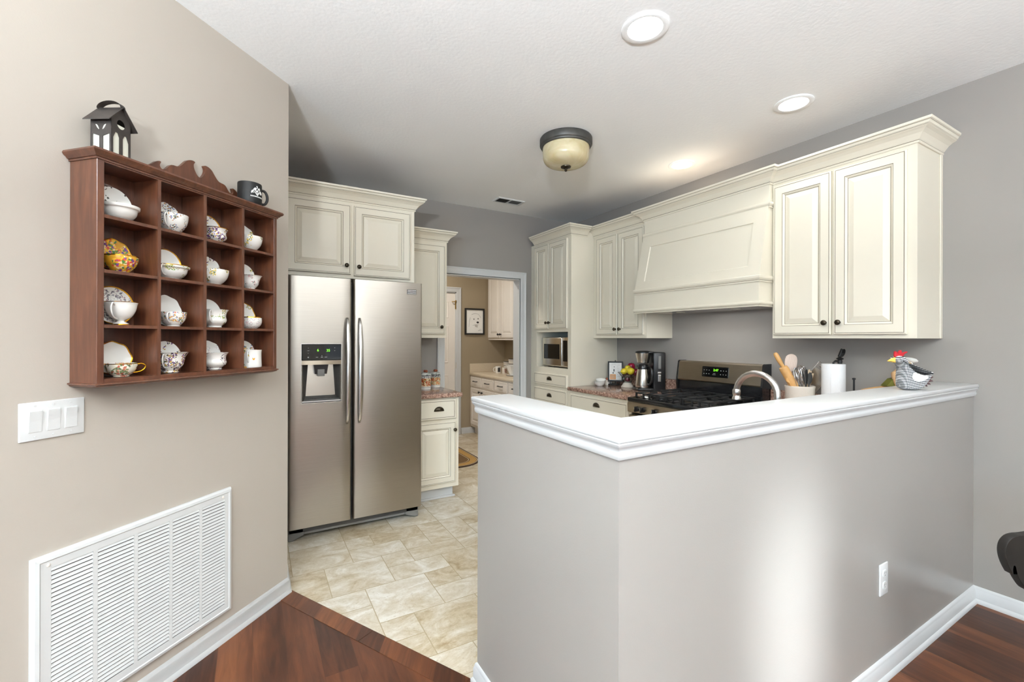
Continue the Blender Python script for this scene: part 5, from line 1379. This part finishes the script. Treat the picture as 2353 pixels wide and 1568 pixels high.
# ------------------------------------------------------------------ laundry room beyond the doorway
def laundry():
    l = area_light('laundry_ceiling_lamp', (1.75, 5.1, CZ - 0.03), (1.75, 5.1, 0), 0.3, 0.3, 20, (1.0, 0.96, 0.90), 'DISK')
    D = thing('door_1', 'white paneled laundry door', 'door', (2.495, 5.945, 0.012)); del D['category']; D['kind'] = 'structure'
    b = MB()
    w, h = 0.77, 2.02
    b.box(-w, 0, 0.0, 0.035, 0, h, 0.001); b.build('door_slab', 'whitecab', D)
    for x0, x1, z0, z1 in ((-0.335, -0.11, 0.2, 0.85), (-0.335, -0.11, 1.02, 1.55), (-0.335, -0.11, 1.66, 1.90)):
        b = MB(); rg = [(0, 0.0), (0.006, 0.004), (0.012, 0.004), (0.02, -0.001), (0.05, 0.006)]
        b.loft([[(x0 + i, -0.001 - t, z0 + i), (x1 - i, -0.001 - t, z0 + i), (x1 - i, -0.001 - t, z1 - i), (x0 + i, -0.001 - t, z1 - i)] for i, t in rg], True, True, True); b.build('panel', 'whitecab', D)
    for z in (0.98, 1.82, 0.2):
        b = MB(); b.tube([(0.003, -0.006, z - 0.045), (0.003, -0.006, z + 0.045)], 0.007, 10); b.build('hinge', 'brass', D)
    b = MB(); b.tube([(-0.055, -0.004, 1.90), (-0.06, -0.03, 1.895), (-0.015, -0.035, 1.895), (0.0, -0.03, 1.91)], 0.006, 8); b.box(-0.012, 0.006, -0.016, 0.0, 1.79, 1.92, 0.003); b.build('latch', 'brass', D, 50)
    P_ = thing('picture_frame', 'black framed drawing of a smiling white dog', 'picture', (2.787, 5.933, 1.630))
    w, h = 0.158, 0.193
    b = MB(); f = 0.022
    for q in ((-w, w, -h, -h + f), (-w, w, h - f, h), (-w, -w + f, -h + f, h - f), (w - f, w, -h + f, h - f)): b.box(q[0], q[1], -0.024, 0, q[2], q[3], 0.003)
    b.build('frame', 'matteblack', P_)
    b = MB(); b.box(-w + f, w - f, -0.010, -0.004, -h + f, h - f); pr = b.build('drawing_sheet', 'paper', P_)
    b = MB()
    def blob(x, z, rx, rz): b.loft([[(x + rx * math.cos(t), -0.0105, z + rz * math.sin(t)) for t in [2 * PI * k / 16 for k in range(16)]], [(x + rx * .9 * math.cos(t), -0.0115, z + rz * .9 * math.sin(t)) for t in [2 * PI * k / 16 for k in range(16)]]])
    blob(-0.012, 0.035, .007, .011); blob(0.056, 0.042, .007, .011); blob(0.050, -0.012, .020, .015); b.build('eyes_and_nose', 'darkink', pr)
    b = MB(); blob(0.028, -0.062, .024, .020); b.build('mouth', 'greyink', pr)
    b = MB()
    for pts in ([(0.0, -0.04), (0.02, -0.05), (0.045, -0.04), (0.07, -0.05)], [(-0.03, -0.055), (0.0, -0.05), (0.02, -0.075), (0.05, -0.085)], [(-0.07, 0.06), (-0.085, 0.0), (-0.09, -0.08)], [(-0.05, 0.10), (0.0, 0.12), (0.06, 0.11), (0.10, 0.06)], [(0.06, -0.14), (0.08, -0.12), (0.10, -0.11)], [(0.06, -0.13), (0.09, -0.135), (0.11, -0.12)]):
        b.tube([(x, -0.0105, z) for x, z in pts], 0.0014, 5)
    b.build('pencil_lines', 'darkgrey', pr)
    # base cabinets along the right wall
    y1 = 5.93; BX = 2.735
    C = thing('base_cabinet', 'white laundry base cabinet with a row of small drawers', 'cabinet', (X0 - 0.004, y1, 0), RN90)
    d = X0 - BX; wd = 1.52
    b = MB(); b.box(0, wd, -d, 0, 0.1, 0.848); b.build('carcass', 'whitecab', C)
    b = MB(); b.box(0.02, wd, -d + 0.06, 0, 0, 0.1); b.build('toe_kick', 'whitecab', C)
    for k in range(4):
        x0 = 0.03 + k * 0.372; x1 = x0 + 0.345
        o = door(C, x0, x1, 0.695, 0.825, -d, mats=('whitecab', 'whiteglaze'), name='drawer', flat=True, fr=0.03)
        b = MB(); b.tube([(x0 + 0.115, -d - 0.019, 0.768), (x0 + 0.12, -d - 0.042, 0.768), (x1 - 0.12, -d - 0.042, 0.768), (x1 - 0.115, -d - 0.019, 0.768)], 0.0055, 8); b.build('bar_pull', 'matteblack', o, 50)
        door(C, x0, x1, 0.14, 0.665, -d, (x1 - 0.03 if k % 2 == 0 else x0 + 0.03, 0.628), mats=('whitecab', 'whiteglaze'), knobmat='matteblack', fr=0.05)
    T = thing('countertop', 'beige laminate countertop in the laundry room', 'countertop', (X0, y1, 0), RN90)
    b = MB(); b.box(0, wd, -d - 0.03, 0, 0.849, 0.886, 0.008, 3); b.build('slab', 'beigelam', T, 40)
    b = MB(); b.box(0.0, 0.018, -d - 0.025, -0.001, 0.886, 1.012, 0.003); b.build('backsplash', 'beigelam', T)
    U = thing('wall_cabinet', 'white two-door wall cabinet in the laundry room', 'cabinet', (X0, y1, 0), RN90)
    d2 = 0.277
    b = MB(); b.box(0, 0.80, -d2, 0, 1.36, 2.36); b.build('carcass', 'whitecab', U)
    door(U, 0.02, 0.39, 1.39, 2.33, -d2, (0.36, 1.44), mats=('whitecab', 'whiteglaze'), knobmat='matteblack', fr=0.05); door(U, 0.40, 0.77, 1.39, 2.33, -d2, (0.43, 1.44), mats=('whitecab', 'whiteglaze'), knobmat='matteblack', fr=0.05)
    z = 0.8865
    def lm(x, y, r, h, lb, mt, pic, hd):
        K = thing('mug', lb, 'mug', (x, y, z), math.radians(-15), 'mugs on the laundry counter')
        b = MB(); b.lathe([(r * .95, 0), (r, .004), (r, h), (r * .92, h), (r * .92, .01), (.004, .008)], seg=28); bd = b.build('body', mt, K, 45)
        if hd:
            b = MB(); b.tube([(-r * .96, 0, h * .8), (-r - .022, 0, h * .78), (-r - .032, 0, h * .5), (-r - .02, 0, h * .22), (-r * .96, 0, h * .2)], 0.006, 8); b.build('handle', mt, K, 60)
        b = MB(); n = 8; R_ = r + .0008
        b.loft([[(R_ * math.cos(a), R_ * math.sin(a), zz) for zz in (h * .18, h * .82)] for a in [math.radians(-112 + 50 * k / n) for k in range(n + 1)]], False, False, False); b.build('printed_picture', pic, bd, 60)
    lm(3.02, 5.62, 0.042, 0.095, 'white mug with dark square picture on the laundry counter', 'porcelain', 'darkink', True)
    lm(3.03, 5.44, 0.040, 0.09, 'cream mug with reddish picture next to the white bowl', 'stoneware', floral('mug_print', (190, 150, 130), [(130, 70, 60), (90, 70, 60), (210, 180, 150)], 21, 50, .5, .4), False)
    def can(x, y, r, h, lb):
        b = MB(); b.lathe([(r, 0), (r, h * .3), (r * 1.02, h * .32), (r * .97, h * .36), (r * .97, h * .62), (r, h * .66), (r, h * .86), (r * 1.06, h * .88), (r * 1.06, h * .96), (r * .9, h)], seg=24, mis=[0, 1, 1, 0, 1, 0, 1, 0, 1, 1]); o = b.build('canister', ['stoneware', 'chairwood'], smooth=40); o.location = (x, y, z); tag(o, lb, 'canister', 'striped canisters in the laundry room')
    can(3.19, 5.66, 0.052, 0.16, 'shorter brown striped canister behind the white mug in the laundry room'); can(3.19, 5.50, 0.058, 0.205, 'taller brown and cream striped canister in the laundry room')
    b = MB(); r = 0.115; b.lathe([(r * .5, 0.0), (r * .5, .012), (r * .6, .02), (r * 1.0, .13), (r * .97, .13), (r * .55, .024), (.004, .02)], seg=10); o = b.build('white_bowl', 'porcelain'); o.location = (2.985, 5.11, z + 0.0095); tag(o, 'large white faceted bowl at the doorway jamb on the laundry counter', 'bowl')
    b = MB(); b.lathe([(r * .6, 0.0), (r * .9, .005), (r, .009), (r * .95, .009), (.004, .004)], seg=36); o = b.build('plate', 'porcelain', smooth=40); o.location = (2.985, 5.11, z); tag(o, 'white plate under the faceted bowl', 'plate')
    # oval braided rug
    x0, x1, y0, y1 = 1.28, 2.228, 4.375, 5.5
    def ring(i):
        pts = []; rr = max(0.28 - i, 0.03)
        for cx, cy, a0 in ((x1 - i - rr, y1 - i - rr, 0), (x0 + i + rr, y1 - i - rr, 90), (x0 + i + rr, y0 + i + rr, 180), (x1 - i - rr, y0 + i + rr, 270)):
            for k in range(9):
                a = math.radians(a0 + 90 * k / 8); pts.append((cx + rr * math.cos(a), cy + rr * math.sin(a)))
        return pts
    b = MB()
    lv = [(0, 0.0005, 0), (0.002, 0.008, 0), (0.022, 0.010, 2), (0.030, 0.010, 0), (0.036, 0.010, 1), (0.11, 0.010, 0), (0.120, 0.010, 2), (0.128, 0.010, 3), (0.24, 0.010, 1)]
    b.loft([[(x, y, z_) for x, y in ring(i)] for i, z_, m_ in lv], True, False, True, mis=[m_ for i, z_, m_ in lv])
    o = b.build('rug', [paint('dark_brown_braid', (62, 40, 26), 0.95, var=0.2, vscale=90, bump=0.5, bscale=220), paint('tan_braid', (178, 138, 74), 0.95, var=0.15, vscale=90, bump=0.5, bscale=220), paint('cream_braid', (206, 184, 146), 0.95, bump=0.4), paint('brown_braid', (110, 82, 48), 0.95, var=0.2, vscale=90, bump=0.5, bscale=220)])
    tag(o, 'rounded brown and tan banded rug on the tile at the laundry doorway', 'rug')
laundry()

# ------------------------------------------------------------------ chair at the right edge
def build_chair():
    C = thing('dining_chair', 'dark brown rounded chair at the right edge by the half wall', 'chair', (2.405, 0.344, 0), math.radians(-30))
    half = [(0.20, 0.742), (0.13, 0.737), (0.07, 0.728), (0.044, 0.7255), (0.022, 0.717), (0.006, 0.698), (0.0, 0.673), (0.003, 0.646), (0.012, 0.620), (0.0235, 0.598), (0.0272, 0.595), (0.0262, 0.612), (0.0290, 0.6245), (0.0335, 0.620), (0.0365, 0.606), (0.044, 0.583), (0.059, 0.558), (0.072, 0.542), (0.095, 0.525), (0.10, 0.47), (0.20, 0.47)]
    half = catmull(half, 3, False)
    poly = [(x - 0.25, z) for x, z in half] + [(0.15 - x, z) for x, z in half[::-1]][1:-1]
    b = MB(); b.pillow(poly, 0.014, 0.0012, 4)
    for v in b.bm.verts: v.co.y += 0.08 * (v.co.x + 0.05) ** 2
    b.build('backrest', 'chairwood', C, 50)
    b = MB(); b.box(-0.15, 0.15, -0.37, 0.0, 0.43, 0.472, 0.015, 3); b.build('seat', 'chairwood', C, 50)
    for x in (-0.12, 0.12):
        for y in (-0.34, -0.02):
            b = MB(); b.tube([(x, y, 0.435), (x * 1.03, y * 1.02, 0.2), (x * 1.08, y * 1.04, 0.0)], [0.02, 0.018, 0.014], 12); b.build('leg', 'chairwood', C, 50)
build_chair()
